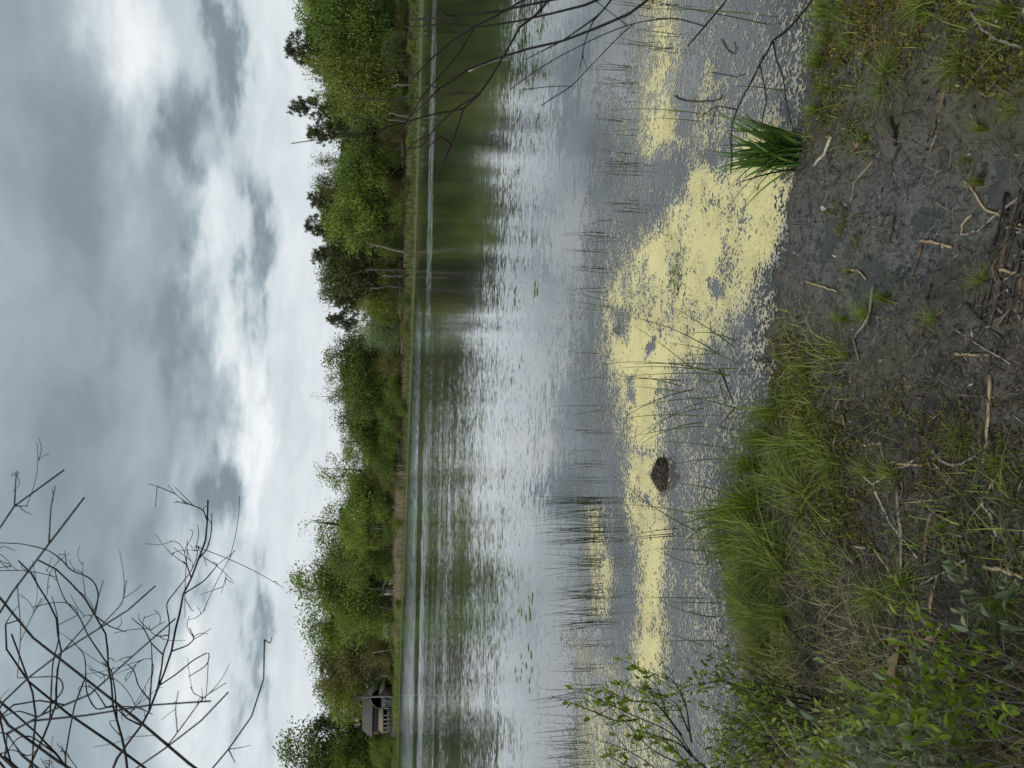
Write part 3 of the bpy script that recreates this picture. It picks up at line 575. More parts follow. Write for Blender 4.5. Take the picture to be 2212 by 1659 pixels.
# bare trunks at the water edge
def pole_tree(name, Y, X0, X1, off, rpx, bark, label, leanpx=0, cat='tree'):
    b = farpt(Y, off, -.1); D = b[1]; tp = at(X1, Y + leanpx, D); r = rpx / FPX * D
    mb = MB(); P = np.linspace(b, tp, 6); P[1:-1, 0] += rng.normal(scale=.5 * r, size=4)
    mb.tube(P - b, np.linspace(r, r * .6, 6), 7, .5)
    for j in range(3):
        q = P[3 + j % 3] - b; mb.tube([q, q + np.array([rng.uniform(-1, 1), 0, 1.2]) * r * 6], [r * .35, r * .12], 4, .5)
    tag(link(name, mb.mesh(name, M[bark]), None, b), label, cat)
for a in [('bare_tree', 545, 0, 800, 8, 3.2, 'bark_grey', 'pale grey trunk leaning at the edge of the round bright tree', -18), ('bare_tree', 568, 0, 820, 8, 1.6, 'bark_dark', 'thin dark trunk between the two thick ones'), ('bare_tree', 583, 0, 790, 6.5, 4.2, 'bark_dark', 'thickest dark trunk below the dark trees'), ('bare_tree', 618, 0, 800, 7, 3.6, 'bark_dark', 'second thick dark trunk below the dark trees', 4),
          ('bare_tree', 596, 0, 825, 9, 2.2, 'bark_grey', 'pale broken trunk behind the thickest dark one'), ('bare_birch', 254, 0, 840, 6, 1.4, 'bark_grey', 'slim white leaning stem under the leaning pine', -10), ('bare_birch', 262, 0, 838, 6.5, 1.3, 'bark_grey', 'slim white stem in the white clump under the pine', -3), ('bare_birch', 180, 0, 848, 7, 1.8, 'bark_grey', 'pale curved birch stem under the yellow birch', 6), ('bare_tree', 150, 0, 845, 8, 2.2, 'bark_dark', 'dark stem under the yellow birch'),
          ('bare_tree', 1122, 0, 812, 10, 2.2, 'bark_dark', 'dark leaning trunk behind the dead reeds', 9), ('bare_tree', 1142, 0, 810, 10, 2.2, 'bark_grey', 'grey trunk behind the dead reeds'), ('bare_tree', 1402, 0, 806, 8, 1.7, 'bark_grey', 'pale bent trunk beside the low grey hut', 8), ('bare_tree', 1322, 0, 815, 8, 1.6, 'bark_grey', 'pale slanting trunk past the open shed', -14), ('bare_tree', 1272, 0, 826, 8, 1.5, 'bark_dark', 'black trunk beside the open shed', 2), ('bare_tree', 1460, 0, 826, 6, 2.0, 'bark_grey', 'grey trunk beside the brown cabin'), ('bare_tree', 1468, 0, 828, 5.5, 1.2, 'bark_grey', 'slim slanting trunk in front of the brown cabin', -8)]:
    pole_tree(*a)
def farlog(pts, off, rpx, mat, label, name='fallen_log', cat='log'):
    D = shore_d(pts[0][1]) + off; P = np.array([at(X, Y, D) for X, Y in pts]); b = P[0].copy()
    mb = MB(); mb.tube(P - b, np.linspace(1, .6, len(P)) * rpx / FPX * D, 6, .5)
    tag(link(name, mb.mesh(name, M[mat]), None, b), label, cat)
farlog([(868, 640), (867, 670), (868, 700)], 8, 1.3, 'bark_dark', 'long dark log lying under the dark trees')
farlog([(868, 700), (860, 708), (864, 722), (855, 740)], 7, 1.2, 'bark_dark', 'fallen crooked branch beside the willow')
farlog([(871, 712), (868, 730), (861, 748)], 6.5, 1.0, 'bark_dark', 'second fallen branch beside the willow')
farlog([(864, 600), (864, 640)], 8.5, .8, 'bark_grey', 'thin pale log beside the thick dark trunks')
# posts
def post(Y, X0, X1, off, rpx, col, label, name='post'):
    D = shore_d(Y) + off; a = at(X0, Y, D); b = at(X1, Y - 1.0, D); a[2] = min(a[2], far_z(off) - .05)
    mb = MB(); mb.tube([[0, 0, 0], (b - a) * .97, b - a], [rpx / FPX * D, rpx / FPX * D * .9, rpx / FPX * D * .55], 6, .5)
    tag(link(name, mb.mesh(name, M[col]), None, a), label, 'post')
M['white_paint'] = barkmat('weathered white paint', (.55, .55, .53), (.78, .78, .76), 6, .7, .05)
post(1096, 856, 847, 9, .9, 'white_paint', 'short white post above the dead reeds')
post(1069, 853, 815, 10, .45, 'twig_grey', 'tall thin grey pole standing behind the dead reeds', 'pole')
post(1187, 853, 826, 10, .4, 'twig_grey', 'thin grey pole near the far end of the dead reeds', 'pole')

# ------------------------------------------------------------------ house and sheds
def planks(name, c1, c2, n, horiz=True, dirt=(.5, .5, .5)):
    return barkmat(name, c1, c2, 1.6, .85, .2, stretch=(.6, .6, 6) if horiz else (5, 5, .4))
M['shingle_blue'] = planks('blue grey shingle', (.09, .105, .115), (.21, .225, .235), 1)
M['roof_grey'] = planks('grey weathered roof', (.06, .058, .053), (.125, .12, .11), 1)
M['roof_tan'] = planks('tan roof', (.13, .115, .08), (.21, .185, .135), 1)
M['brown_wall'] = planks('dark brown boards', (.040, .033, .030), (.075, .062, .056), 1)
M['painted_shade'] = barkmat('painted interior shade', (.008, .008, .008), (.02, .018, .018), 2)  # near-black colour stands in for shade inside porch, bay and openings
M['trim'] = barkmat('old white trim', (.20, .20, .185), (.32, .31, .29), 4)
M['glass'] = (lambda a: (a[1].links.new(principled(a[1], Base_Color=(.03, .035, .04, 1), Roughness=.06).outputs[0], a[2].inputs[0]), a[0])[1])(newmat('window glass'))
M['rust'] = planks('red brown boards', (.085, .05, .042), (.17, .12, .10), 1)
HY = 1511.0; HO = 11.0; hb = farpt(HY, HO); HS = hb[1] / (FPX * 1.8517) * .187   # metres per measuring unit
hb[2] = at(846.5, HY, hb[1])[2]
house = thing('shingled_house', 'old shingled house with open porch and gambrel wing behind the far trees', 'house', hb)
def hx(v): return -(v - 850) * HS
def hz_(v): return (785 - v) * HS
def hpart(name, mat, fn, parent=house):
    mb = MB(); fn(mb); return link(name, mb.mesh(name, M[mat]), parent)
hpart('foundation', 'roof_grey', lambda b: b.box(hx(1660), hx(640), 0.3, 9, -2.6, hz_(778)))
wall = hpart('wall', 'shingle_blue', lambda b: b.prism([(hx(1030), hz_(782)), (hx(620), hz_(782)), (hx(620), hz_(560)), (hx(650), hz_(450)), (hx(720), hz_(375)), (hx(820), hz_(340)), (hx(920), hz_(375)), (hx(1000), hz_(450)), (hx(1030), hz_(560))], 0.5, 7))
for z in np.arange(hz_(770), hz_(400), .30):          # shingle courses stand proud of the wall
    w0, w1 = (1028, 622) if z < hz_(570) else (1000, 655)
    if z > hz_(440): w0, w1 = 950, 700
    hpart('shingle_course', 'shingle_blue', lambda b, z=z: b.prism([(hx(w0), z), (hx(w1), z), (hx(w1), z + .05), (hx(w0), z + .05)], .44, .52), wall)
win = hpart('window', 'glass', lambda b: b.box(hx(995), hx(945), .40, .49, hz_(690), hz_(620)))
hpart('frame', 'trim', lambda b: [b.box(hx(1000), hx(994), .36, .5, hz_(695), hz_(612)), b.box(hx(946), hx(940), .36, .5, hz_(695), hz_(612)), b.box(hx(994), hx(946), .36, .5, hz_(620), hz_(612)), b.box(hx(994), hx(946), .36, .5, hz_(658), hz_(652))], win)
hpart('gambrel_roof', 'roof_grey', lambda b: b.prism([(hx(1040), hz_(560)), (hx(1008), hz_(443)), (hx(925), hz_(362)), (hx(820), hz_(325)), (hx(715), hz_(362)), (hx(642), hz_(443)), (hx(610), hz_(560)), (hx(622), hz_(560)), (hx(652), hz_(452)), (hx(722), hz_(378)), (hx(820), hz_(342)), (hx(918), hz_(378)), (hx(998), hz_(452)), (hx(1028), hz_(560))], 0.3, 7.2))
mainroof = hpart('roof', 'roof_grey', lambda b: b.add([(hx(1680), 1.4, hz_(370)), (hx(780), 1.4, hz_(370)), (hx(860), 5.2, hz_(165)), (hx(1640), 5.2, hz_(165)), (hx(1680), 9.0, hz_(370)), (hx(780), 9.0, hz_(370)), (hx(1680), 1.4, hz_(382)), (hx(780), 1.4, hz_(382))], [(0, 1, 2, 3), (3, 2, 5, 4), (6, 7, 1, 0)], [(0, 3, 4), (1, 5, 2)]))
for i in range(1, 8):
    f = i / 8; hpart('roof_course', 'roof_grey', lambda b: b.box(hx(1670 - 30 * f), hx(785 + 75 * f), 1.4 + 3.8 * f - .05, 1.4 + 3.8 * f + .1, hz_(370) + (hz_(165) - hz_(370)) * f - .03, hz_(370) + (hz_(165) - hz_(370)) * f + .045), mainroof)
hpart('upper_wall', 'rust', lambda b: b.box(hx(1660), hx(1032), 2.6, 8.6, hz_(520), hz_(372)))
for k in range(9):
    y0 = 1045 + k * 62
    w_ = hpart('window', 'glass', lambda b: b.box(hx(y0 + 52), hx(y0), 2.5, 2.59, hz_(490), hz_(400)))
    hpart('mullion', 'trim', lambda b: b.box(hx(y0 + 58), hx(y0 + 53), 2.44, 2.6, hz_(500), hz_(392)), w_)
hpart('porch_roof', 'roof_tan', lambda b: b.add([(hx(1560), .1, hz_(600)), (hx(1032), .1, hz_(600)), (hx(1032), 2.58, hz_(500)), (hx(1560), 2.58, hz_(500)), (hx(1560), .1, hz_(612)), (hx(1032), .1, hz_(612)), (hx(1032), 2.58, hz_(612)), (hx(1560), 2.58, hz_(612))], [(0, 1, 2, 3), (4, 5, 1, 0), (4, 0, 3, 7), (1, 5, 6, 2)]))
hpart('porch_back_wall', 'painted_shade', lambda b: b.box(hx(1660), hx(1034), 2.62, 3.0, hz_(780), hz_(525)))
hpart('porch_floor', 'roof_grey', lambda b: b.box(hx(1560), hx(1034), .15, 2.6, hz_(785), hz_(775)))
for y0 in (1040, 1188, 1275, 1362, 1450, 1540): hpart('porch_post', 'trim', lambda b: b.box(hx(y0 + 7), hx(y0 - 7), .2, .38, hz_(775), hz_(612)))
for y0, y1 in ((1048, 1180), (1196, 1268), (1283, 1355), (1370, 1442), (1458, 1532)):
    rl = hpart('railing', 'trim', lambda b: b.box(hx(y1), hx(y0), .24, .32, hz_(706), hz_(698)))
    hpart('brace', 'trim', lambda b: b.tube([(hx(y0), .28, hz_(774)), (hx(y1), .28, hz_(708))], .06, 4), rl); hpart('brace', 'trim', lambda b: b.tube([(hx(y1), .20, hz_(774)), (hx(y0), .20, hz_(708))], .06, 4), rl)
cabin = thing('brown_cabin', 'dark brown gabled cabin with tan roof beside the shingled house', 'cabin', hb)
hpart('gable_wall', 'brown_wall', lambda b: b.prism([(hx(770), hz_(830)), (hx(510), hz_(830)), (hx(510), hz_(632)), (hx(640), hz_(530)), (hx(770), hz_(672))], -3.0, -2.6), cabin)
hpart('side_wall', 'painted_shade', lambda b: b.box(hx(510), hx(250), -1.4, -1.0, hz_(830), hz_(632)), cabin)
hpart('roof', 'roof_tan', lambda b: b.prism([(hx(645), hz_(520)), (hx(540), hz_(535)), (hx(250), hz_(628)), (hx(250), hz_(645)), (hx(508), hz_(640)), (hx(642), hz_(530))], -3.2, -.6), cabin)
hpart('eave', 'trim', lambda b: b.prism([(hx(775), hz_(680)), (hx(640), hz_(522)), (hx(640), hz_(532)), (hx(775), hz_(694))], -3.25, -.7), cabin)
hpart('corner_post', 'trim', lambda b: b.box(hx(268), hx(250), -3.1, -2.9, hz_(830), hz_(640)), cabin)
hpart('window', 'glass', lambda b: b.box(hx(760), hx(735), -3.06, -3.0, hz_(715), hz_(690)), cabin)
# sheds: picture units of their own zoom (0.241 of a full pixel)
SY = 1263.0; sb = farpt(SY, 13); SS = sb[1] / (FPX * 1.8517) * .241; sb[2] = at(849.0, SY, sb[1])[2]
shed = thing('open_shed', 'low grey shed with a dark open bay behind the dead reeds', 'shed', sb)
def sx_(v): return -(v - 390) * SS
def sz2(v): return (410 - v) * SS
def spart(name, mat, fn, parent=shed):
    mb = MB(); fn(mb); return link(name, mb.mesh(name, M[mat]), parent)
spart('side_panel', 'shingle_blue', lambda b: b.box(sx_(345), sx_(275), 0, 4, sz2(440), sz2(325)))
spart('panel', 'roof_grey', lambda b: b.box(sx_(505), sx_(450), 0, 4, sz2(440), sz2(240)))
spart('panel', 'trim', lambda b: b.box(sx_(560), sx_(512), .2, 4, sz2(440), sz2(235)))
spart('roof', 'roof_grey', lambda b: b.prism([(sx_(570), sz2(232)), (sx_(440), sz2(240)), (sx_(265), sz2(315)), (sx_(265), sz2(328)), (sx_(440), sz2(256)), (sx_(570), sz2(246))], -.4, 4.4))
spart('bay_back', 'painted_shade', lambda b: b.box(sx_(449), sx_(346), 2.4, 2.6, sz2(440), sz2(300)))
spart('white_post', 'white_paint', lambda b: b.box(sx_(376), sx_(366), -.1, .12, sz2(420), sz2(340)))
hut = thing('grey_hut', 'small low grey hut with hipped roof under the trees', 'hut', farpt(1340, 13))
hut.location.z = at(851, 1340, hut.location.y)[2]
spart('wall', 'roof_grey', lambda b: b.box(-4, 4, 0, 3, -1.6, 1.5), hut); spart('roof', 'shingle_blue', lambda b: b.prism([(-4.6, 1.5), (4.6, 1.5), (3.2, 2.7), (-3.2, 2.7)], -.5, 3.5), hut); spart('door', 'painted_shade', lambda b: b.box(-.5, .6, -.06, -.01, -1.0, 1.1), hut)
boat = thing('grey_boathouse', 'low grey boat shelter with dark front near the rusty oak', 'boat shelter', farpt(1405, 12))
boat.location.z = at(851, 1412, boat.location.y)[2]
spart('wall', 'roof_grey', lambda b: b.prism([(-3.6, -1.5), (3.6, -1.5), (3.6, .9), (0, 2.1), (-3.6, .9)], 0, 4), boat); spart('opening', 'painted_shade', lambda b: b.prism([(-2.8, -1.2), (-.4, -1.2), (-.4, .7), (-2.8, .7)], -.06, -.01), boat); spart('roof', 'roof_grey', lambda b: b.prism([(-4.0, .8), (0, 2.2), (4.0, .8), (4.0, 1.0), (0, 2.4), (-4.0, 1.0)], -.4, 4.3), boat)  # opening is a near-black panel, its inner shade put into the colour

# ------------------------------------------------------------------ pollen drifting on the water
POL = [([(1705, 290), (1650, 280), (1560, 320), (1480, 310), (1430, 430), (1395, 480), (1335, 560), (1302, 620), (1298, 760), (1330, 900), (1345, 970), (1440, 985), (1450, 860), (1545, 770), (1575, 700), (1650, 600), (1690, 480)], 1.07, 46),
       ([(1372, -60), (1382, 90), (1385, 200), (1378, 330), (1450, 340), (1500, 250), (1490, 100), (1480, -60)], 1.0, 46), ([(1490, 60), (1485, 260), (1530, 330), (1620, 290), (1620, 100)], .66, 50),
       ([(1345, 960), (1336, 1100), (1370, 1180), (1372, 1330), (1362, 1480), (1445, 1480), (1448, 1150), (1448, 970)], .98, 30), ([(1266, 1080), (1260, 1180), (1266, 1335), (1320, 1335), (1345, 1240), (1322, 1150), (1318, 1080)], .82, 26),
       ([(1232, 1370), (1245, 1500), (1222, 1700), (1400, 1700), (1390, 1560), (1360, 1450), (1330, 1400)], .62, 34), ([(1330, 1480), (1330, 1700), (1480, 1700), (1470, 1500)], .62, 34),
       ([(1425, 820), (1435, 1000), (1425, 1480), (1435, 1720), (1640, 1720), (1600, 1440), (1575, 1250), (1590, 1050), (1660, 830), (1560, 750), (1500, 780)], .40, 50), ([(1470, -80), (1460, 130), (1490, 330), (1640, 290), (1760, 260), (1770, -80)], .40, 50),
       ([(1560, 730), (1640, 600), (1690, 480), (1735, 540), (1730, 690), (1665, 830)], .46, 50), ([(1290, 180), (1315, 350), (1285, 480), (1270, 640), (1270, 900), (1295, 1000), (1400, 1000), (1400, 600), (1400, 200)], .40, 46),
       ([(1640, 540), (1625, 640), (1640, 720), (1690, 690), (1690, 560)], .66, 34), ([(1230, 980), (1235, 1090), (1290, 1100), (1290, 980)], .25, 30)]
HOLES = [([(1400, 728), (1396, 750), (1418, 755), (1414, 730)], 6), ([(1440, 300), (1450, 380), (1480, 400), (1500, 330)], 25), ([(1330, 650), (1335, 720), (1352, 710), (1350, 650)], 14), ([(1352, 790), (1356, 850), (1368, 850), (1366, 790)], 10), ([(1690, 480), (1640, 560), (1660, 600), (1740, 560), (1740, 450)], 20), ([(1335, 1000), (1320, 1100), (1350, 1180), (1372, 1300), (1360, 1420), (1350, 1300), (1330, 1180)], 14), ([(1480, 0), (1500, 60), (1470, 180), (1455, 260), (1490, 260), (1520, 60), (1510, 0)], 18), ([(1540, 600), (1548, 640), (1556, 640), (1552, 600)], 8)]
mb = MB()
for (st, ya, yb_) in ((.0054, 2.45, 4.5), (.0085, 4.488, 8.6)):
    xs = np.arange(-4.5, 4.6, st); ys = np.arange(ya, yb_, st * 1.25)
    gx, gy = np.meshgrid(xs, ys)
    k = (np.abs(gx) < gy * .58 + .1); gxf, gyf = gx[k], gy[k]
    wx = gxf + .34 * (fbm(gxf, gyf, 1.6, 5, .6) - .5); wy = gyf + .42 * (fbm(gxf + 31, gyf, 1.6, 5, .6) - .5)
    PX, PY = proj(np.stack([wx, wy, 0 * wx], -1))
    dn = np.full(len(gxf), .012)
    for poly, d, s_ in POL: dn = np.maximum(dn, d * np.clip(soft(PX, PY, poly, s_), 0, 1) ** 1.15)
    for poly, s_ in HOLES: dn = dn * (1 - .93 * soft(PX, PY, poly, s_))
    dn = dn * (1 - .36 * np.clip((fbm(gxf + 2, gyf, 2.6, 5, .65) - .475) * 4.5, 0, 1)) * (1 - .12 * np.clip((fbm(gxf + 8, gyf * 2, 9, 3) - .5) * 5, 0, 1))
    nz = .16 * fbm(gxf, gyf, 4, 3) + .28 * fbm(gxf + 5, gyf, 26, 3) + .56 * fbm(gxf, gyf + 9, 95, 2)
    rk = np.empty(len(nz)); rk[np.argsort(nz)] = np.linspace(0, 1, len(nz))
    keep = rk < dn
    lk = np.flatnonzero(k.ravel())[keep]
    ncx = len(xs); ii = lk // ncx; jj = lk % ncx; ok_ = (ii < len(ys) - 1) & (jj < ncx - 1); lk = lk[ok_]
    corners = np.stack([lk, lk + 1, lk + ncx + 1, lk + ncx], -1); uq, inv = np.unique(corners.ravel(), return_inverse=True)
    vx = gx.ravel()[uq] + rng.uniform(-.5, .5, len(uq)) * st; vy = gy.ravel()[uq] + rng.uniform(-.5, .5, len(uq)) * st * 1.25
    dfull = np.zeros(gx.size); dfull[np.flatnonzero(k.ravel())] = dn
    mb.add(np.stack([vx, vy, .0012 + .0012 * rng.random(len(uq))], -1), inv.reshape(-1, 4), None, np.clip(dfull[uq] + rng.normal(0, .14, len(uq)), 0, 1))
m, t, o = newmat('pollen film')
g = t.nodes.new('ShaderNodeNewGeometry'); n1 = noise(t, g.outputs['Position'], 55, 3, .6); n2 = noise(t, g.outputs['Position'], 3, 4, .55)
c1 = ramp(t, attr(t), [(.2, (.25, .248, .235)), (.45, (.38, .365, .29)), (.72, (.58, .53, .31)), (.97, (.70, .62, .30))])  # sparse flakes greyer: less yellow, plus sky reflection put into the colour
mm = t.nodes.new('ShaderNodeMix'); mm.data_type = 'RGBA'; mm.blend_type = 'MULTIPLY'; mm.inputs[0].default_value = 1; t.links.new(c1, mm.inputs[6]); t.links.new(ramp(t, MN(t, 'MULTIPLY_ADD', n2, .6, MN(t, 'MULTIPLY', n1, .5)), [(.36, (.60, .58, .54)), (.60, (1, 1, 1))]), mm.inputs[7])
p = principled(t, Base_Color=mm.outputs[2], Roughness=.75); t.links.new(p.outputs[0], o.inputs[0]); M['pollen'] = m
tag(link('pollen_film', mb.mesh('pollen_film', M['pollen'])), 'pale yellow pollen scum drifting on the near water', 'pollen', kind='stuff')

# ------------------------------------------------------------------ rushes standing in the water
M['rush'] = leafmat('dark rush', [(.022, .03, .012), (.045, .058, .02), (.08, .09, .035)], tr=.1, var=.1)
M['rush_green'] = leafmat('green rush', [(.05, .075, .02), (.085, .13, .03), (.14, .19, .05)], tr=.1, var=.05)
RV = []
for i in range(8):
    mb = MB(); tt = np.linspace(0, 1, 7); c = rng.uniform(-.10, .10); kink = rng.uniform(.45, .8) if i > 5 else 9
    P = np.stack([c * tt ** 2, .3 * c * tt ** 2, tt], -1)
    if i > 5:
        m_ = tt > kink; P[m_, 0] = P[m_, 0] + (tt[m_] - kink) * .9; P[m_, 2] = kink + (tt[m_] - kink) * .35
    mb.tube(np.vstack([[0, 0, -.25], P]), np.concatenate([[.0028], np.linspace(.0027, .0007, 7)]), 4, rng.random()); RV.append(mb.mesh('rush_stem', M['rush']))
def rush(X, Y, hpx, label, group, tilt=.06, v=None, mat='rush', th=1.0):
    b = G(X, Y, 0.0); h = hpx / FPX * np.linalg.norm(b - CAM)
    o_ = link('rush_stem', RV[rng.integers(7 if rng.random() < .3 else 6) if v is None else v], None, b, (rng.normal(0, tilt), rng.normal(0, tilt), rng.uniform(0, 6.28)), (th, th, h), M[mat])
    return tag(o_, label, 'rush', group)
CL = [ # rows from..to, base from..to, height from..to, count, label
 (0, 130, 1400, 1470, 60, 110, 16, 'dark rush stem in the sparse row behind the grey twigs at the upper edge', 'rushes behind the grey twigs'),
 (130, 460, 1335, 1385, 35, 80, 34, 'short dark rush stem in the row along the outer edge of the pollen', 'rushes along the outer pollen edge'),
 (460, 860, 1292, 1322, 40, 95, 26, 'thin dark rush stem at the middle of the outer pollen edge', 'rushes at the middle pollen edge'),
 (860, 1060, 1262, 1300, 35, 95, 14, 'thin dark rush stem standing between the pollen and open water', 'rushes at the open water'),
 (1074, 1172, 1270, 1312, 80, 140, 58, 'dark rush stem in the densest clump of the pond', 'rushes of the densest clump'),
 (1180, 1345, 1268, 1310, 55, 110, 52, 'dark rush stem in the long clump after the densest one', 'rushes of the second clump'),
 (1345, 1480, 1255, 1300, 40, 90, 16, 'dark rush stem scattered between the long clump and the leafy shrub', 'scattered rushes before the shrub'),
 (1480, 1670, 1232, 1290, 45, 100, 52, 'dark rush stem behind the leafy shrub at the lower edge', 'rushes behind the leafy shrub')]
for (y0, y1, x0, x1, h0, h1, n, lab, grp) in CL:
    cs = rng.uniform(y0, y1, max(3, n // 5))
    for i in range(n):
        yy = cs[i % len(cs)] + rng.normal(0, 7) if rng.random() < .7 else rng.uniform(y0, y1)
        rush(rng.uniform(x0, x1), np.clip(yy, y0, y1), rng.uniform(h0, h1), lab, grp)
BIG = [ # base X, base Y, tip X, tip Y, bow: the longer green stems nearer the bank, seen one by one
 (1547, 761, 1357, 684, 8, 'long bowed green rush leaning over the small open hole in the pollen'), (1531, 828, 1365, 701, 4, 'long straight rush crossing the hole in the pollen'), (1588, 751, 1445, 659, 3, 'long green rush leaning towards the water plant'), (1534, 722, 1569, 593, -14, 'green rush bent flat over the pollen'), (1586, 735, 1487, 721, 6, 'short green rush beside the flat bent one'),
 (1596, 786, 1445, 741, 6, 'slender green rush in front of the straight crossing one'), (1557, 763, 1472, 767, 0, 'short upright green rush at the pollen edge'), (1560, 808, 1310, 785, 8, 'tall green rush of the central bunch reaching farthest'), (1566, 806, 1340, 795, 5, 'second tall green rush of the central bunch'), (1575, 810, 1362, 812, 3, 'upright green rush of the central bunch'),
 (1591, 796, 1480, 797, 0, 'short green rush between the central bunch and the bank'), (1536, 787, 1368, 786, 1, 'thin green rush beside the central bunch'), (1472, 834, 1340, 812, 3, 'dark rush past the central bunch'), (1468, 822, 1333, 820, 2, 'dark upright rush past the central bunch'), (1466, 845, 1370, 834, 0, 'short dark rush past the central bunch'),
 (1500, 842, 1333, 912, 8, 'long rush leaning away from the central bunch'), (1545, 859, 1351, 884, 4, 'tall rush arching beside the dead stalk'), (1519, 870, 1380, 955, 10, 'broken rush leaning towards the floating tussock'), (1521, 882, 1371, 944, 8, 'long rush leaning over the thin pollen'), (1508, 899, 1316, 910, 5, 'tall stiff rush rooted in dark mud'), (1514, 913, 1384, 959, 6, 'rush leaning low before the tussock'), (1520, 921, 1370, 943, 3, 'slim rush before the tussock'),
 (1598, 885, 1472, 857, 3, 'green rush crossing the fallen stalk'), (1590, 972, 1410, 953, 3, 'thin rush from the grass tuft towards the tussock'), (1566, 992, 1440, 1006, 3, 'rush from the grass tuft ending at the tussock'), (1560, 1062, 1448, 1042, 2, 'straight rush from the large grass tuft'), (1520, 1116, 1340, 1090, 4, 'dark rush rising from the large grass tuft'), (1500, 1145, 1322, 1025, -6, 'longest bowed rush leaning from the large tuft to the tussock'),
 (1462, 1142, 1350, 1160, 2, 'dark rush behind the large grass tuft'), (1455, 1153, 1352, 1164, 1, 'thin dark rush behind the large grass tuft'), (1460, 1158, 1350, 1168, 1, 'third dark rush behind the large grass tuft'), (1560, 1195, 1415, 1185, 2, 'lone dark rush past the large grass tuft'), (1527, 1220, 1413, 1186, -5, 'kinked rush with a bent stalk by the dead stem'), (1520, 1293, 1389, 1292, 1, 'tall upright rush before the leafy shrub'), (1548, 1333, 1427, 1297, -5, 'rush leaning before the leafy shrub'), (1548, 1303, 1443, 1300, 0, 'reddish rush beside the tall upright one'), (1535, 1385, 1417, 1388, 2, 'thin rush beside the shore leaf'), (1520, 1396, 1443, 1369, 1, 'slanting rush beside the shore leaf'),
 (1640, 270, 1448, 240, 4, 'tall green rush with kinked neighbour near the crooked stick'), (1512, 245, 1306, 238, 4, 'tallest rush among the sparse ones near the crooked stick'), (1510, 262, 1410, 255, 1, 'rush next to the tallest sparse one'), (1690, 196, 1583, 186, 2, 'dark rush before the leafy sedge'), (1655, 52, 1400, 6, 2, 'long thin rush at the upper picture edge'), (1620, 30, 1365, 20, 3, 'second long thin rush at the upper picture edge')]
for (bx, by, tx, ty, bow, lab) in BIG:
    b = G(bx, by, 0.0); D = b[1]; tp = at(tx, ty, D + rng.uniform(-.05, .05)); mid_ = (b + tp) / 2 + RU * (bow / FPX * D) * 1.6
    tt = np.linspace(0, 1, 8)[:, None]; P = (1 - tt) ** 2 * b + 2 * tt * (1 - tt) * (2 * mid_ - (b + tp) / 2) + tt ** 2 * tp
    P = np.vstack([b - np.array([0, 0, .06]), P]) - b
    mb = MB(); mb.tube(P, np.concatenate([[.0036], np.linspace(.0034, .0009, 8)]), 5, rng.random())
    tag(link('green_rush', mb.mesh('green_rush', M['rush_green'] if bx > 1500 else M['rush']), None, b), lab, 'rush')

# ------------------------------------------------------------------ things floating or standing in the water
M['pad'] = leafmat('lily pad', [(.26, .29, .17), (.34, .37, .22), (.42, .44, .29)], tr=.1, rough=.3)
mb = MB(); an = np.linspace(.25, 2 * np.pi - .25, 15); mb.add(np.vstack([[0, 0, .004], np.stack([np.cos(an), np.sin(an), .006 + 0 * an], -1)]), None, [(0, i, i + 1) for i in range(1, 15)]); PADM = mb.mesh('lily_pad', M['pad'])
for i in range(30):
    X, Y = (rng.uniform(1112, 1150), rng.uniform(1240, 1500)) if i < 24 else (rng.uniform(1150, 1162), rng.uniform(608, 672))
    r = rng.uniform(.03, .06); o_ = link('lily_pad', PADM, None, G(X, Y, .003), (0, 0, rng.uniform(0, 6.28)), (r, r, 1))
    tag(o_, 'small pale lily pad floating in the open water off the rush clumps' if i < 24 else 'small lily pad floating alone off the middle of the pollen', 'lily pad', 'lily pads off the rushes' if i < 24 else 'lily pads off the pollen')
M['tussock'] = barkmat('rotting tussock', (.02, .016, .012), (.075, .06, .045), 30, .9, .8, stretch=(1, 1, 1))
M['straw_dark'] = leafmat('dark straw', [(.025, .02, .015), (.08, .065, .05), (.22, .19, .14)], tr=.1, var=0.02)
tb = G(1436, 1026, 0); tus = thing('floating_tussock', 'dark matted clump of roots and dead grass floating in the pollen', 'tussock', tb)
mb = MB(); uu, vv = np.meshgrid(np.linspace(0, 2 * np.pi, 25)[:-1], np.linspace(-.35, np.pi / 2, 10)); rr_ = 1 + .30 * (fbm(np.cos(uu) * 2 + 5, np.sin(uu) * 2 + vv * 2, 2, 3) - .5) * 2
V = np.stack([.105 * rr_ * np.cos(uu) * np.cos(vv), .065 * rr_ * np.sin(uu) * np.cos(vv), .075 * rr_ * np.sin(vv)], -1).reshape(-1, 3)
I = np.array([(r_ * 24 + c_, r_ * 24 + (c_ + 1) % 24, (r_ + 1) * 24 + (c_ + 1) % 24, (r_ + 1) * 24 + c_) for r_ in range(9) for c_ in range(24)]); mb.add(V, I); link('root_mass', mb.mesh('root_mass', M['tussock'], True), tus)
mb = MB(); n = 1100; q = V[rng.integers(len(V), size=n)]; A = rdir(n) * np.array([1, 1, .35]); mb.leaves(q * 1.02 - A * .02, A, nrm(q) + .2 * rdir(n), rng.uniform(.03, .085, n), .003, rng.random(n)); link('dead_strands', mb.mesh('dead_strands', M['straw_dark']), tus)
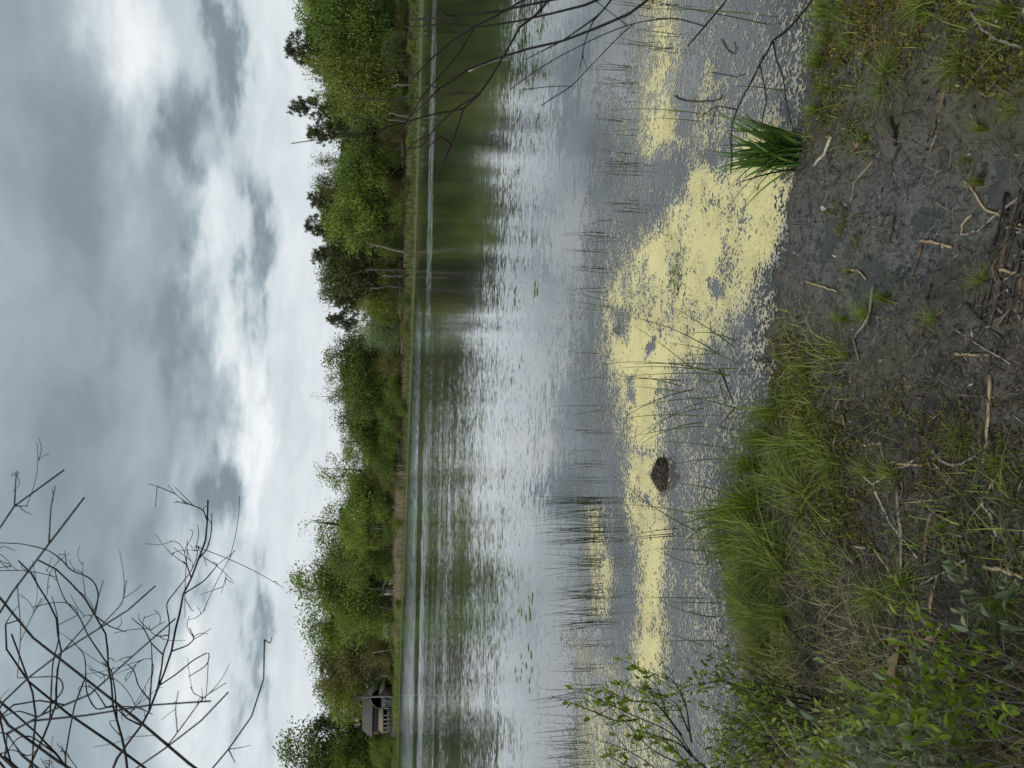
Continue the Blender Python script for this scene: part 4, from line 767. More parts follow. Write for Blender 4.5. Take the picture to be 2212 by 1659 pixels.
def stick(pts, r, mat, label, name='stick', cat='stick', z0=None, lift=0.0, parent=None, k=5, flat=True):
    P = []
    for X, Y in pts:
        w = G(X, Y, .05)
        for _ in range(3): w = G(X, Y, max(float(bank_z(w[0], w[1])), 0.0) if z0 is None else z0)
        w[2] += r * .8 + lift; P.append(w)
    P = np.array(P); d = np.concatenate([[0], np.cumsum(np.linalg.norm(np.diff(P, axis=0), axis=1))]); n = max(5, len(P) * 3); s_ = np.linspace(0, d[-1], n)
    Q = np.stack([np.interp(s_, d, P[:, i]) for i in range(3)], -1)
    if z0 is None:
        Q[:, 2] = np.maximum(Q[:, 2], np.maximum(bank_z(Q[:, 0], Q[:, 1]), 0) + r * .4)
        sm = Q[:, 2].copy(); sm[1:-1] = np.maximum(Q[1:-1, 2], (Q[:-2, 2] + Q[2:, 2]) / 2); Q[:, 2] = sm
    b = Q[0].copy(); Q = Q - b; Q[1:-1] += rng.normal(scale=r * .3, size=(n - 2, 3)) * np.array([1, 1, .3])
    mb = MB(); mb.tube(Q, r * np.linspace(1.0, .72, n) * rng.uniform(.88, 1.12, n), k, rng.random())
    return tag(link(name, mb.mesh(name, M[mat], True), parent, b), label, cat)
M['wood_dark'] = barkmat('dark sodden wood', (.018, .015, .013), (.06, .05, .042), 40, .6, .4, spec=.5, stretch=(1, 1, 1))
M['wood_grey'] = barkmat('grey driftwood', (.16, .145, .12), (.32, .30, .255), 60, .85, .3, stretch=(1, 1, 1))
M['wood_pale'] = barkmat('bleached twig', (.32, .29, .24), (.52, .48, .41), 60, .85, .3, stretch=(1, 1, 1))
M['reed_tan'] = barkmat('dead reed', (.24, .175, .10), (.46, .36, .22), 50, .7, .15, stretch=(1, 1, 1))
M['reed_brown'] = barkmat('brown dead reed', (.075, .05, .034), (.18, .125, .085), 50, .7, .2, stretch=(1, 1, 1))
cs_ = stick([(1460, 207), (1467, 214), (1486, 218), (1510, 220), (1540, 218), (1560, 214), (1562, 206)], .0055, 'wood_dark', 'crooked dark stick lying in the pollen near the upper edge', 'crooked_stick', z0=.004)
stick([(1537, 157), (1560, 160), (1590, 166), (1610, 160)], .003, 'wood_dark', 'thin crooked twig on the sparse pollen near the upper edge', 'crooked_twig', z0=.003)
stick([(1560, 85), (1570, 105), (1585, 118), (1592, 108), (1588, 90)], .0035, 'wood_dark', 'curled dark root in the sparse pollen', 'curled_root', 'root', z0=.003)
stick([(1555, 798), (1570, 830), (1585, 870)], .005, 'wood_dark', 'dead stalk lying on the grey film below the central rushes', 'dead_stalk', 'stalk', z0=.006)
stick([(1553, 820), (1560, 845), (1572, 880)], .003, 'rush_green', 'pale flat stalk lying below the central rushes', 'flat_stalk', 'stalk', z0=.008)
stick([(1590, 880), (1572, 900), (1560, 915)], .004, 'wood_dark', 'dark stalk in the shallow film before the grass', 'dead_stalk', 'stalk', z0=.006)
stick([(1531, 1220), (1520, 1180), (1500, 1190)], .004, 'reed_brown', 'bent brown stalk in the thin film past the large tuft', 'bent_stalk', 'stalk', z0=.02)
stick([(1662, 778), (1640, 780), (1634, 776)], .010, 'wood_dark', 'short dark stub standing in the shallows before the bank', 'wood_stub', 'stub', z0=.012)
stick([(1333, 722), (1325, 713), (1340, 706)], .004, 'reed_brown', 'small folded reed piece on the outer pollen', 'folded_reed', 'reed', z0=.01)
def leaf_thing(X, Y, ln, wd, mat, label, lobes=0, rot=0, tilt=.2, name='dead_leaf', z0=None):
    w = G(X, Y, .05)
    for _ in range(3): w = G(X, Y, max(float(bank_z(w[0], w[1])), 0.0))
    t_ = np.linspace(0, 1, 25); prof_ = np.sin(np.pi * t_ ** .8) ** .8
    if lobes: prof_ = prof_ * (.62 + .38 * np.cos(t_ * lobes * 2 * np.pi + 2.2)) + .06
    c = np.stack([t_ * ln, 0 * t_, .10 * ln * np.sin(t_ * 3.1) * 1.0], -1); e = prof_ * wd * .5
    curl = .35 * e
    Lf = c + np.stack([0 * e + .08 * ln * (prof_ > .5), e, curl], -1); Rt = c + np.stack([0 * e + .08 * ln * (prof_ > .5), -e, curl * .6], -1)
    mb = MB(); mb.add(np.concatenate([Lf, c, Rt]), [(i, i + 1, 26 + i, 25 + i) for i in range(24)] + [(25 + i, 26 + i, 51 + i, 50 + i) for i in range(24)], None, .5)
    mb.tube([(-.25 * ln, 0, 0), (0, 0, .002), (ln * .9, 0, .004)], [.0012, .0012, .0005], 4)
    tag(link(name, mb.mesh(name, M[mat]), None, w + np.array([0, 0, .012 if ln < .1 else .035]), (tilt, -tilt * .5, rot)), label, 'leaf')
M['oak_leaf'] = leafmat('fallen oak leaf', [(.24, .14, .075), (.36, .225, .125), (.46, .31, .19)], tr=.2, var=0)
M['old_leaf'] = leafmat('old grey leaf', [(.12, .085, .06), (.20, .15, .115), (.30, .24, .19)], tr=.15, var=0)
leaf_thing(1966, 1402, .12, .09, 'oak_leaf', 'large tan lobed oak leaf lying on the litter', 3, 3.3, .25, 'oak_leaf')
leaf_thing(1864, 1373, .06, .05, 'old_leaf', 'small grey brown lobed leaf beside the oak leaf', 3, 2.4, .1, 'oak_leaf')
leaf_thing(1620, 1415, .075, .05, 'old_leaf', 'brown leaf caught in the grass at the water before the shrub', 3, 1.2, .5, 'oak_leaf')
leaf_thing(1712, 1510, .05, .035, 'old_leaf', 'curled pale leaf under the leafy shrub', 0, 2.0, .4)
leaf_thing(1672, 800, .04, .022, 'oak_leaf', 'small brown oval leaf at the shallow edge beside the stub', 0, 1.4, .6)
leaf_thing(1860, 318, .03, .02, 'oak_leaf', 'small orange brown leaf on the mud below the sedge', 0, .4, .2)
leaf_thing(2025, 1385, .035, .03, 'oak_leaf', 'broken piece of oak leaf among tan straws', 2, .9, .3)
# floating water plant in the middle of the pollen
wp = thing('water_plant', 'small cluster of broad green leaves breaking through the pollen', 'plant', G(1462, 605, .0))
mb = MB(); tt = np.linspace(0, 1, 9); ww = np.sin(np.pi * tt) * .5
mb.add(np.concatenate([np.stack([tt, ww * .42, .12 * tt * (1 - tt) * 2 + .1 * ww], -1), np.stack([tt, 0 * tt, .12 * tt * (1 - tt) * 2], -1), np.stack([tt, -ww * .42, .12 * tt * (1 - tt) * 2 + .1 * ww], -1)]), [(i, i + 1, 10 + i, 9 + i) for i in range(8)] + [(9 + i, 10 + i, 19 + i, 18 + i) for i in range(8)], None, .5); LEAF = mb.mesh('leaf', M['pad'])
M['wleaf'] = leafmat('water leaf', [(.14, .17, .06), (.16, .19, .07), (.2, .22, .09)], tr=.1, rough=.3, var=.3)
for i in range(26):
    w = G(1462 + rng.normal(0, 8), 605 + rng.normal(0, 20), .0) - np.array(wp.location); link('leaf', LEAF, wp, w + np.array([0, 0, .004]), (rng.normal(0, .25), -rng.uniform(0, .7), rng.uniform(0, 6.28)), rng.uniform(.025, .05), M['wleaf'])

# ------------------------------------------------------------------ bank cover
def scatter(n, polys, x0=-2.5, x1=2.7, y0=.95, y1=3.75, base=0.0, patch=None):
    x = rng.uniform(x0, x1, n); y = rng.uniform(y0, y1, n); z = bank_z(x, y)
    X, Y = proj(np.stack([x, y, z], -1)); d = np.full(n, base)
    for poly, dd, s_ in polys: d = np.maximum(d, dd * soft(X, Y, poly, s_))
    if patch: d = d * np.clip((fbm(x, y, patch[0], 3) - patch[1]) * patch[2], 0, 1)
    k = (rng.random(n) < d) & (z > .003) & (X < 2500)
    return np.stack([x, y, z], -1)[k]
GR = [([(1600, 1030), (1575, 1120), (1590, 1300), (1600, 1420), (1700, 1420), (1790, 1300), (1830, 1150), (1800, 1000), (1760, 900), (1690, 840), (1655, 900)], 1, 40), ([(1745, -100), (1745, 290), (1800, 320), (1830, 200), (1850, 100), (1930, -100)], .38, 40),
      ([(1610, 1420), (1630, 1800), (2400, 1800), (2400, 1500), (2100, 1500), (1850, 1400)], .8, 60), ([(1800, 1000), (1850, 1400), (2300, 1420), (2300, 1100), (2000, 950)], .16, 60), ([(1960, -100), (2300, -100), (2300, 120), (2000, 80)], .35, 50), ([(1700, 700), (1720, 840), (1850, 820), (1830, 700)], .35, 40), ([(1880, 600), (1960, 620), (1980, 700), (1880, 740)], .25, 40), ([(1830, 250), (1850, 310), (1900, 320), (1890, 250)], .3, 20)]
M['grass'] = leafmat('bank grass', [(.075, .075, .02), (.085, .135, .018), (.20, .26, .038), (.40, .45, .12)], tr=.45, var=0)
M['grass_dry'] = leafmat('dry grass', [(.10, .075, .04), (.24, .19, .10), (.44, .37, .22)], tr=.25, var=0)
M['moss'] = leafmat('moss', [(.05, .055, .012), (.12, .125, .026), (.22, .20, .045)], tr=.2, var=0)
M['moss_rust'] = leafmat('rusty moss', [(.07, .05, .015), (.15, .11, .028), (.24, .19, .05)], tr=.2, var=0)
M['litter'] = leafmat('dead straw litter', [(.018, .015, .012), (.06, .048, .038), (.16, .13, .098), (.40, .34, .26)], tr=.1, var=0)
B = scatter(190000, GR, patch=(6, .41, 5)); n = len(B); an = rng.uniform(0, 6.28, n)
mb = MB(); mb.blades(B - np.array([0, 0, .005]), np.stack([np.cos(an), np.sin(an), 0 * an], -1), rng.gamma(2.4, .021, n) + .010, rng.uniform(.0018, .0042, n), rng.uniform(.1, 1.5, n), np.clip(rng.normal(.52, .27, n) + .9 * (fbm(B[:, 0], B[:, 1], 3, 3) - .5), 0, 1), 3)
tag(link('bank_grass', mb.mesh('bank_grass', M['grass'])), 'short green grass growing on the near bank', 'grass', kind='stuff')
GD = [([(1620, 1380), (1630, 1800), (2400, 1800), (2400, 1400), (1900, 1380), (1700, 1340)], .75, 50), ([(1700, 1200), (1750, 1420), (1900, 1420), (1900, 1200)], .3, 60), ([(1720, 680), (1730, 800), (1850, 800), (1830, 690)], .25, 30)]
B = scatter(90000, GD, patch=(4, .3, 4)); n = len(B); an = rng.uniform(0, 6.28, n)
mb = MB(); mb.blades(B - np.array([0, 0, .005]), np.stack([np.cos(an), np.sin(an), 0 * an], -1), rng.uniform(.03, .15, n), rng.uniform(.0016, .0034, n), rng.uniform(.4, 1.7, n), rng.random(n), 4)
tag(link('dry_grass', mb.mesh('dry_grass', M['grass_dry'])), 'tangled dry brown grass under the leafy shrub', 'grass', kind='stuff')
MO = [([(1840, -100), (1850, 110), (1950, 140), (2050, 170), (2300, 200), (2300, -100)], 1, 40), ([(1765, 60), (1790, 300), (1870, 320), (1850, 100)], .55, 30), ([(1690, 740), (1690, 900), (1760, 1150), (1870, 1170), (1850, 950), (1780, 770)], .85, 40), ([(1900, 880), (1950, 1200), (2300, 1200), (2300, 850)], .30, 60), ([(1790, 440), (1790, 500), (1850, 520), (1850, 450)], .5, 20), ([(2000, 1380), (2000, 1500), (2150, 1500), (2150, 1380)], .4, 40)]
for nm, mt, cnt, seed_, lab in (('green_moss', 'moss', 150000, (4, .36, 6), 'yellow green moss on the near bank'), ('rusty_moss', 'moss_rust', 80000, (5.3, .44, 6), 'rusty olive moss among the green moss')):
    B = scatter(cnt, MO, patch=seed_); n = len(B); r_ = 5; C = np.repeat(B, r_, 0) + rng.normal(scale=.004, size=(n * r_, 3)) * np.array([1, 1, .6]); A = rdir(n * r_) + np.array([0, 0, .9])
    mb = MB(); mb.leaves(C, A, rdir(n * r_), rng.uniform(.010, .022, n * r_), rng.uniform(.004, .008, n * r_), np.clip(np.repeat(rng.normal(.5, .22, n), r_) + rng.normal(0, .12, n * r_), 0, 1), .1)
    tag(link(nm, mb.mesh(nm, M[mt])), lab, 'moss', kind='stuff')
LI = [([(1790, 780), (1700, 1300), (1660, 1700), (2400, 1750), (2400, 560), (2130, 600), (1960, 780)], 1, 70), ([(1780, 380), (1780, 700), (1860, 720), (1860, 400)], .35, 40), ([(1790, 0), (1800, 330), (2212, 330), (2212, 0)], .22, 60)]
B = scatter(110000, LI, base=.34, patch=(3, .16, 4)); n = len(B); A = rdir(n) * np.array([1, 1, .16]); N = rdir(n) * .35 + np.array([0, 0, 1])
mb = MB(); mb.leaves(B + np.array([0, 0, .004]) + np.array([0, 0, .008]) * rng.random((n, 1)), A, N, rng.gamma(1.8, .020, n) + .008, rng.uniform(.0016, .0048, n), np.clip(rng.beta(1.1, 2.9, n), 0, 1))
tag(link('dead_straw', mb.mesh('dead_straw', M['litter'])), 'matted dead straw and plant scraps on the mud', 'straw', kind='stuff')

M['mud_bits'] = leafmat('mud crumb', [(.022, .02, .019), (.085, .08, .076), (.13, .125, .12), (.19, .185, .175)], tr=.0, rough=.4, var=0, spec=.5)
B = scatter(120000, [([(1700, 250), (1700, 800), (2300, 800), (2300, 250)], .35, 80)], base=.3, patch=(9, .30, 4)); n = len(B); A = rdir(n) * np.array([1, 1, .45]); N = rdir(n) * .8 + np.array([0, 0, 1])
mb = MB(); mb.leaves(B, A, N, rng.gamma(2.0, .006, n) + .004, rng.gamma(2.0, .0022, n) + .002, np.clip(rng.beta(1.2, 2.2, n), 0, 1), .3)
tag(link('mud_crumbs', mb.mesh('mud_crumbs', M['mud_bits'])), 'crumbs and curls of grey mud on the near bank', 'mud', kind='stuff')
x = rng.uniform(-2.4, 2.6, 26000); y = rng.uniform(2.2, 4.3, 26000); dsh = y - shore_y(x); k = (bank_z(x, y) < .004) & (rng.random(26000) < .42 * np.exp(-np.maximum(dsh, 0) / .22) + .03 * (dsh < 1)) & (fbm(x, y, 6, 3) > .42)
C = np.stack([x[k], y[k], 0 * x[k] + .003], -1); n = len(C); mb = MB(); mb.leaves(C, rdir(n) * np.array([1, 1, .05]), rdir(n) * .15 + np.array([0, 0, 1]), rng.gamma(1.6, .012, n) + .006, rng.uniform(.002, .006, n), np.clip(rng.beta(1.0, 3.6, n), 0, 1))
tag(link('floating_scraps', mb.mesh('floating_scraps', M['litter'])), 'dark plant scraps floating in the shallows along the bank', 'scraps', kind='stuff')
# ------------------------------------------------------------------ grass tufts, one by one
TV = []
for i in range(9):
    n = int(rng.uniform(150, 260)); an = rng.uniform(0, 6.28, n); ln = np.stack([np.cos(an), np.sin(an), 0 * an], -1); cl = rng.normal(0, .10, (5, 3)) * np.array([1, 1, 0])
    B = cl[rng.integers(5, size=n)] + ln * (rng.random(n) ** .6 * .09)[:, None] + np.array([0, 0, -.03]); wind = np.array([math.cos(i * 2.1), math.sin(i * 2.1), 0]) * rng.uniform(.2, .9)
    dead = rng.random(n) < .26
    mb = MB(); mb.blades(B, ln + wind + .35 * rdir(n) * np.array([1, 1, 0]), rng.uniform(.25, 1.05, n) ** .8, rng.uniform(.006, .014, n), rng.uniform(.05, .7, n) if i < 5 else rng.uniform(.2, 1.7, n), np.where(dead, rng.uniform(0, .12, n), np.clip(rng.normal(.70, .2, n), .3, 1)), 5); TV.append(mb.mesh('grass_tuft', M['grass']))
def onbank(X, Y):
    w = G(X, Y, .05)
    for _ in range(3): w = G(X, Y, max(float(bank_z(w[0], w[1])), 0.0))
    return w
TUFTS = [(1600, 1130, .30, 1.1, 0, 'largest green grass tuft fanning out over the water'), (1590, 1185, .24, 1.0, 1, 'green tuft leaning out beside the largest one'), (1660, 1160, .22, 1.3, 3, 'fine soft tuft behind the largest one'), (1640, 1075, .24, 1.1, 2, 'dense tuft between the largest one and the tussock side'), (1690, 1220, .20, 1.3, 3, 'low soft tuft on the bank side of the largest one'), (1680, 905, .19, 1.1, 0, 'bright tuft hanging over the edge beside the stub'), (1660, 940, .2, 1, 1, 'bright tuft at the bank corner next to the shallows'), (1715, 960, .16, 1.2, 3, 'low spreading tuft behind the bank corner'), (1640, 1000, .2, 1.1, 2, 'tuft at the water between the bank corner and the largest tuft'),
 (1740, 1090, .17, 1.3, 4, 'curly tuft on the moss behind the largest one'), (1610, 1260, .18, 1.2, 3, 'short tuft at the water past the largest one'), (1640, 1330, .17, 1.3, 4, 'drooping tuft in front of the dry grass'), (1700, 1330, .16, 1.2, 3, 'drooping tuft beside the brown litter'), (1660, 1395, .17, 1.2, 0, 'pale grassy tuft before the leafy shrub'), (1800, 1000, .12, 1.0, 4, 'small tuft on the dark litter slope'), (1880, 1020, .10, 1.0, 4, 'small tuft above the white forked twig'), (1935, 1030, .11, 1.0, 3, 'small tuft growing through the white forked twig'), (1900, 1290, .14, 1.1, 4, 'drooping green tuft beside the oak leaf'), (1960, 1255, .13, 1.1, 3, 'green tuft above the oak leaf'), (2170, 1290, .14, 1.0, 4, 'tuft at the near edge beside the shrub twigs'), (2080, 940, .09, 1.0, 4, 'small tuft beside the curved grey root'), (2160, 1000, .09, .9, 4, 'tiny tuft at the near edge under the straw'),
 (1790, 30, .14, 1.0, 0, 'fresh tuft at the bank edge in the upper corner'), (1790, 85, .13, 1.0, 3, 'second fresh tuft along the bank edge'), (1780, 130, .13, 1.0, 1, 'fresh tuft below the grey twig fork'), (1785, 190, .12, 1.0, 3, 'tuft at the bank edge before the leafy sedge'), (1770, 235, .11, 1.0, 0, 'tuft just before the leafy sedge'), (1835, 95, .10, 1.0, 4, 'curled pale tuft on the upper mud'), (1915, 150, .09, 1.7, 3, 'round dome of fine grass on the mud'), (1910, 190, .085, 1.6, 3, 'second dome of fine grass on the mud'), (2075, 130, .11, 1.1, 3, 'loose tuft beside the rusty moss'), (2000, 10, .12, 1, 3, 'tuft on the moss at the upper edge'), (2190, 20, .13, 1.1, 0, 'large tuft in the near upper corner'), (2130, 275, .075, 1.0, 0, 'short tuft standing in the grey mud'), (2195, 240, .07, 1, 4, 'tiny tuft near the picture corner in the mud'), (1870, 300, .08, .9, 4, 'small tuft below the pale stick'), (2090, 345, .06, .9, 4, 'tiny tuft in the wet mud'), (2120, 395, .07, .8, 0, 'thin tuft by the tan reed on the mud'), (1840, 590, .05, .9, 0, 'tiny tuft under the folded tan reed'), (1915, 650, .10, 1.0, 1, 'bright small tuft above the curved grey root'), (1875, 680, .09, 1.0, 4, 'curly small tuft beside the curved grey root'), (1830, 695, .09, .9, 0, 'tuft before the curved grey root'), (1830, 770, .09, .9, 3, 'tuft beside the puddle at the root'), (2120, 605, .07, 1, 4, 'small tuft at the long dark reeds'), (2020, 690, .06, 1, 4, 'tiny bright sprout beside the brown stick'), (1690, 770, .10, .9, 0, 'thin tuft at the shallow edge behind the stub'), (1735, 800, .10, 1.1, 3, 'mossy tuft between stub and bank corner')]
for (X, Y, h, w, v, lab) in TUFTS:
    v = (v if v < 3 else v + 2) if rng.random() < .5 else (rng.integers(0, 5) if v < 3 else rng.integers(5, 9)); big = 1.22 if X < 1760 and Y > 850 else .95
    tag(link('grass_tuft', TV[v], None, onbank(X, Y), (0, 0, rng.uniform(0, 6.28)), (h * w * big, h * w * big * rng.uniform(.8, 1.2), h * big), None), lab, 'grass tuft')
# broad leaved sedge at the water
M['sedge'] = leafmat('sedge leaf', [(.03, .075, .012), (.065, .135, .024), (.13, .22, .05)], tr=.3, rough=.35, var=.25, spec=.5)
SV = []
for i in range(6):
    mb = MB(); b_ = rng.uniform(.15, .7); tt = np.linspace(0, 1, 8); h = .30 * rng.uniform(.8, 1.15); c = np.stack([h * b_ * tt ** 1.7, 0 * tt, h * (tt - .35 * b_ * tt * tt)], -1); w = .0065 * (1 - tt ** 2.2) + .0003
    side = np.stack([0 * tt, w, 0 * tt], -1); mid_ = c - np.stack([-.25 * w, 0 * w, .35 * w], -1)
    mb.add(np.concatenate([c + side, mid_, c - side]), [(j, j + 1, 9 + j, 8 + j) for j in range(7)] + [(8 + j, 9 + j, 17 + j, 16 + j) for j in range(7)], None, rng.uniform(.2, .9)); SV.append(mb.mesh('leaf', M['sedge']))
sg_ = thing('sedge_clump', 'dark green leafy sedge clump leaning out over the pollen', 'sedge', onbank(1722, 330))
for i in range(105):
    link('leaf', SV[i % 6], sg_, (rng.normal(0, .035), rng.normal(0, .03), -.02), (rng.normal(0, .12), rng.normal(-.05, .15), rng.uniform(-.4, math.pi + .4) if rng.random() < .75 else rng.uniform(0, 6.28)), rng.uniform(.7, 1.25))
mb = MB(); n = 160; A = rdir(n) * np.array([1, 1, .5]); mb.leaves(rng.normal(size=(n, 3)) * np.array([.05, .05, .01]), A, rdir(n) + np.array([0, 0, 1]), rng.uniform(.03, .09, n), .005, rng.random(n)); link('dead_base', mb.mesh('dead_base', M['straw_dark']), sg_)

# ------------------------------------------------------------------ sticks and dead reeds on the bank, one by one
def Z(y0, *pts): return [(1618 + a * .2685, y0 + b * .2685) for a, b in pts]
ST = [(Z(0, (1790, 90), (1870, 220), (2000, 310), (2212, 390)), .005, 'wood_grey', 'curved grey tan twig on the rusty moss'), (Z(0, (1020, 290), (945, 520), (870, 740)), .0035, 'wood_dark', 'thin dark stick slanting past the grass domes'), (Z(0, (1195, 20), (1140, 270)), .006, 'wood_dark', 'thick dark stick at the upper edge of the moss'), (Z(0, (850, 820), (800, 960), (835, 1090)), .003, 'wood_dark', 'thin crooked twig above the dark bark piece'), (Z(0, (1140, 950), (1165, 1060), (1195, 1170)), .010, 'wood_dark', 'thick dark bark piece on the mud'), (Z(0, (1600, 690), (1570, 830), (1475, 1100)), .005, 'reed_brown', 'brown stick pointing into the wet mud'), (Z(0, (670, 1100), (610, 1260), (530, 1335)), .007, 'wood_pale', 'pale curved stick beside the leafy sedge'), (Z(0, (1225, 1160), (1180, 1280), (1160, 1400)), .0055, 'wood_dark', 'dark stick end to end with the bark piece'), (Z(0, (1585, 1175), (1370, 1245)), .004, 'reed_brown', 'short brown stalk on the wet mud'), (Z(0, (1820, 850), (1860, 1010)), .005, 'wood_dark', 'short dark stick beside the mud tuft'), (Z(0, (1930, 640), (2140, 770)), .004, 'reed_brown', 'brown stalk near the rusty moss'),
 (Z(0, (1000, 1290), (870, 1470), (830, 1620)), .0025, 'reed_tan', 'thin tan stem with a small orange leaf'), (Z(0, (1920, 1310), (1730, 1620)), .004, 'wood_dark', 'dark slanting stick under the tan reed'), (Z(0, (1740, 1460), (1850, 1580), (1900, 1680), (2075, 1760)), .0045, 'reed_tan', 'kinked tan reed on the wet mud'),
 (Z(405, (2212, 60), (1980, 230), (1850, 350), (1710, 380)), .004, 'wood_grey', 'long grey twig crossing the kinked tan reed'), (Z(405, (1810, 215), (1720, 300), (1715, 380)), .0035, 'reed_tan', 'short bent tan reed at the end of the grey twig'), (Z(405, (1390, 430), (1520, 445), (1640, 480)), .006, 'reed_tan', 'thick pale cut reed lying on the mud'), (Z(405, (1400, 440), (1370, 600), (1320, 720)), .0045, 'reed_brown', 'brown stick joined to the thick pale reed'), (Z(405, (790, 670), (880, 660), (950, 740)), .0045, 'reed_tan', 'folded tan reed near the shallow edge'), (Z(405, (460, 755), (580, 790), (710, 835)), .0045, 'reed_tan', 'orange tan reed at the water edge beside the stub'), (Z(405, (1005, 800), (970, 1050), (850, 1220), (890, 1390)), .0055, 'wood_grey', 'curved grey root beside the small puddle'), (Z(405, (1185, 230), (1160, 340), (1135, 450)), .0055, 'wood_dark', 'dark stick in the middle of the wet mud'), (Z(405, (1150, 160), (1070, 300)), .004, 'wood_dark', 'dark stick next to the middle one in the mud'), (Z(405, (1590, 975), (1470, 1090)), .0035, 'reed_brown', 'short brown stalk beside the bright sprout'), (Z(405, (1475, 780), (1440, 960), (1400, 1180)), .006, 'reed_brown', 'long brown stick below the bright sprout'), (Z(405, (2080, 330), (2212, 300)), .005, 'reed_tan', 'tan reed end at the near picture edge'), (Z(405, (2045, 665), (2160, 690), (2212, 500)), .0045, 'reed_tan', 'bent tan reed at the near edge over the dark reeds'), (Z(405, (1740, 920), (1890, 1060), (2040, 1210)), .005, 'wood_dark', 'dark straight stick past the dark reeds'), (Z(405, (1660, 1340), (1810, 1345), (1960, 1350)), .0045, 'reed_tan', 'tan reed lying level below the moss cushions'), (Z(405, (1650, 1120), (1900, 1290), (2110, 1420)), .0035, 'wood_grey', 'thin grey stick beside the level tan reed'),
 (Z(810, (910, 790), (1010, 885), (1060, 1010), (1130, 1150), (1240, 1300), (1360, 1470)), .0045, 'wood_pale', 'white forked twig running over the litter'), (Z(810, (1010, 885), (1100, 815), (1180, 750), (1290, 730), (1340, 670)), .0035, 'wood_pale', 'white side twig of the fork with a crooked end'), (Z(810, (1150, 705), (1290, 715), (1430, 745)), .005, 'reed_tan', 'tan reed behind the crooked white side twig'), (Z(810, (1200, 900), (1245, 1150), (1235, 1560)), .006, 'wood_grey', 'mottled grey stick lying beside the white forked twig'), (Z(810, (1955, 0), (1940, 400), (1895, 710)), .005, 'reed_tan', 'long tan reed lying across the near litter'), (Z(810, (1490, 610), (1560, 690), (1700, 735), (1800, 680), (1960, 520)), .005, 'wood_grey', 'bowed grey stalk under the long tan reed'), (Z(810, (1490, 620), (1440, 760), (1380, 900)), .004, 'wood_dark', 'dark stick from the bowed grey stalk'), (Z(810, (1515, 1080), (1440, 1300), (1425, 1535)), .006, 'reed_brown', 'thick brown stalk past the mottled grey stick'), (Z(810, (1895, 1000), (1970, 1150), (2005, 1300)), .005, 'wood_pale', 'pale bowed reed on the dark litter'), (Z(810, (680, 1130), (840, 1270)), .004, 'reed_tan', 'short tan reed behind the soft tuft'), (Z(810, (520, 1310), (630, 1450)), .0035, 'reed_tan', 'short tan stalk beside the drooping tuft'), (Z(810, (1010, 1395), (1190, 1640)), .005, 'reed_tan', 'tan reed slanting towards the drooping tuft'), (Z(810, (1750, 1490), (1560, 1600), (1400, 1680)), .004, 'wood_grey', 'grey twig above the oak leaf'), (Z(810, (2060, 735), (1900, 985)), .0025, 'reed_tan', 'thin tan straw on the near litter'), (Z(810, (930, 570), (1085, 550)), .005, 'reed_tan', 'short tan reed piece on the moss slope'), (Z(810, (1250, 1030), (1560, 1000)), .002, 'reed_tan', 'thin straw crossing the mottled grey stick'), (Z(810, (1900, 1540), (2060, 1570), (2212, 1630)), .006, 'reed_tan', 'thick tan reed at the near edge above the shrub'), (Z(810, (800, 1280), (930, 1420)), .004, 'reed_brown', 'brown flat stalk on the litter slope'),
 (Z(1215, (1490, 180), (1480, 590)), .0045, 'reed_tan', 'upright tan straw beside the oak leaf'), (Z(1215, (1560, 490), (1500, 605)), .0045, 'reed_tan', 'short tan straw past the oak leaf'), (Z(1215, (1640, 550), (1720, 630)), .003, 'reed_tan', 'small tan straw under the grey green leaves'), (Z(1215, (1130, 780), (1110, 860), (1085, 980)), .010, 'wood_dark', 'dark charred stub below the oak leaf'), (Z(1215, (1530, 770), (1450, 830), (1380, 910)), .007, 'wood_grey', 'grey curved wood piece below the oak leaf'), (Z(1215, (1170, 570), (1080, 620), (990, 670)), .005, 'wood_grey', 'grey stalk end beside the small lobed leaf')]
for pts, r, mt, lab in ST: stick(pts, r, mt, lab, 'reed_stalk' if 'reed' in mt else 'stick', 'reed' if 'reed' in mt else 'stick')
for i in range(24):      # sheaf of long dark reeds at the near edge
    a = (2212 + rng.uniform(-40, 60), 400 + rng.uniform(-20, 120)); ln = rng.uniform(.4, 1.0); e = (a[0] - 65 * ln + rng.normal(0, 6), a[1] + 250 * ln)
    stick([a, ((a[0] + e[0]) / 2 + rng.normal(0, 3), (a[1] + e[1]) / 2), e], rng.uniform(.0025, .0055), 'wood_dark' if i % 3 else 'reed_brown', 'long dark sodden reed lying in the sheaf at the near edge', 'reed_stalk', 'reed')['group'] = 'sheaf of dark reeds at the near edge'

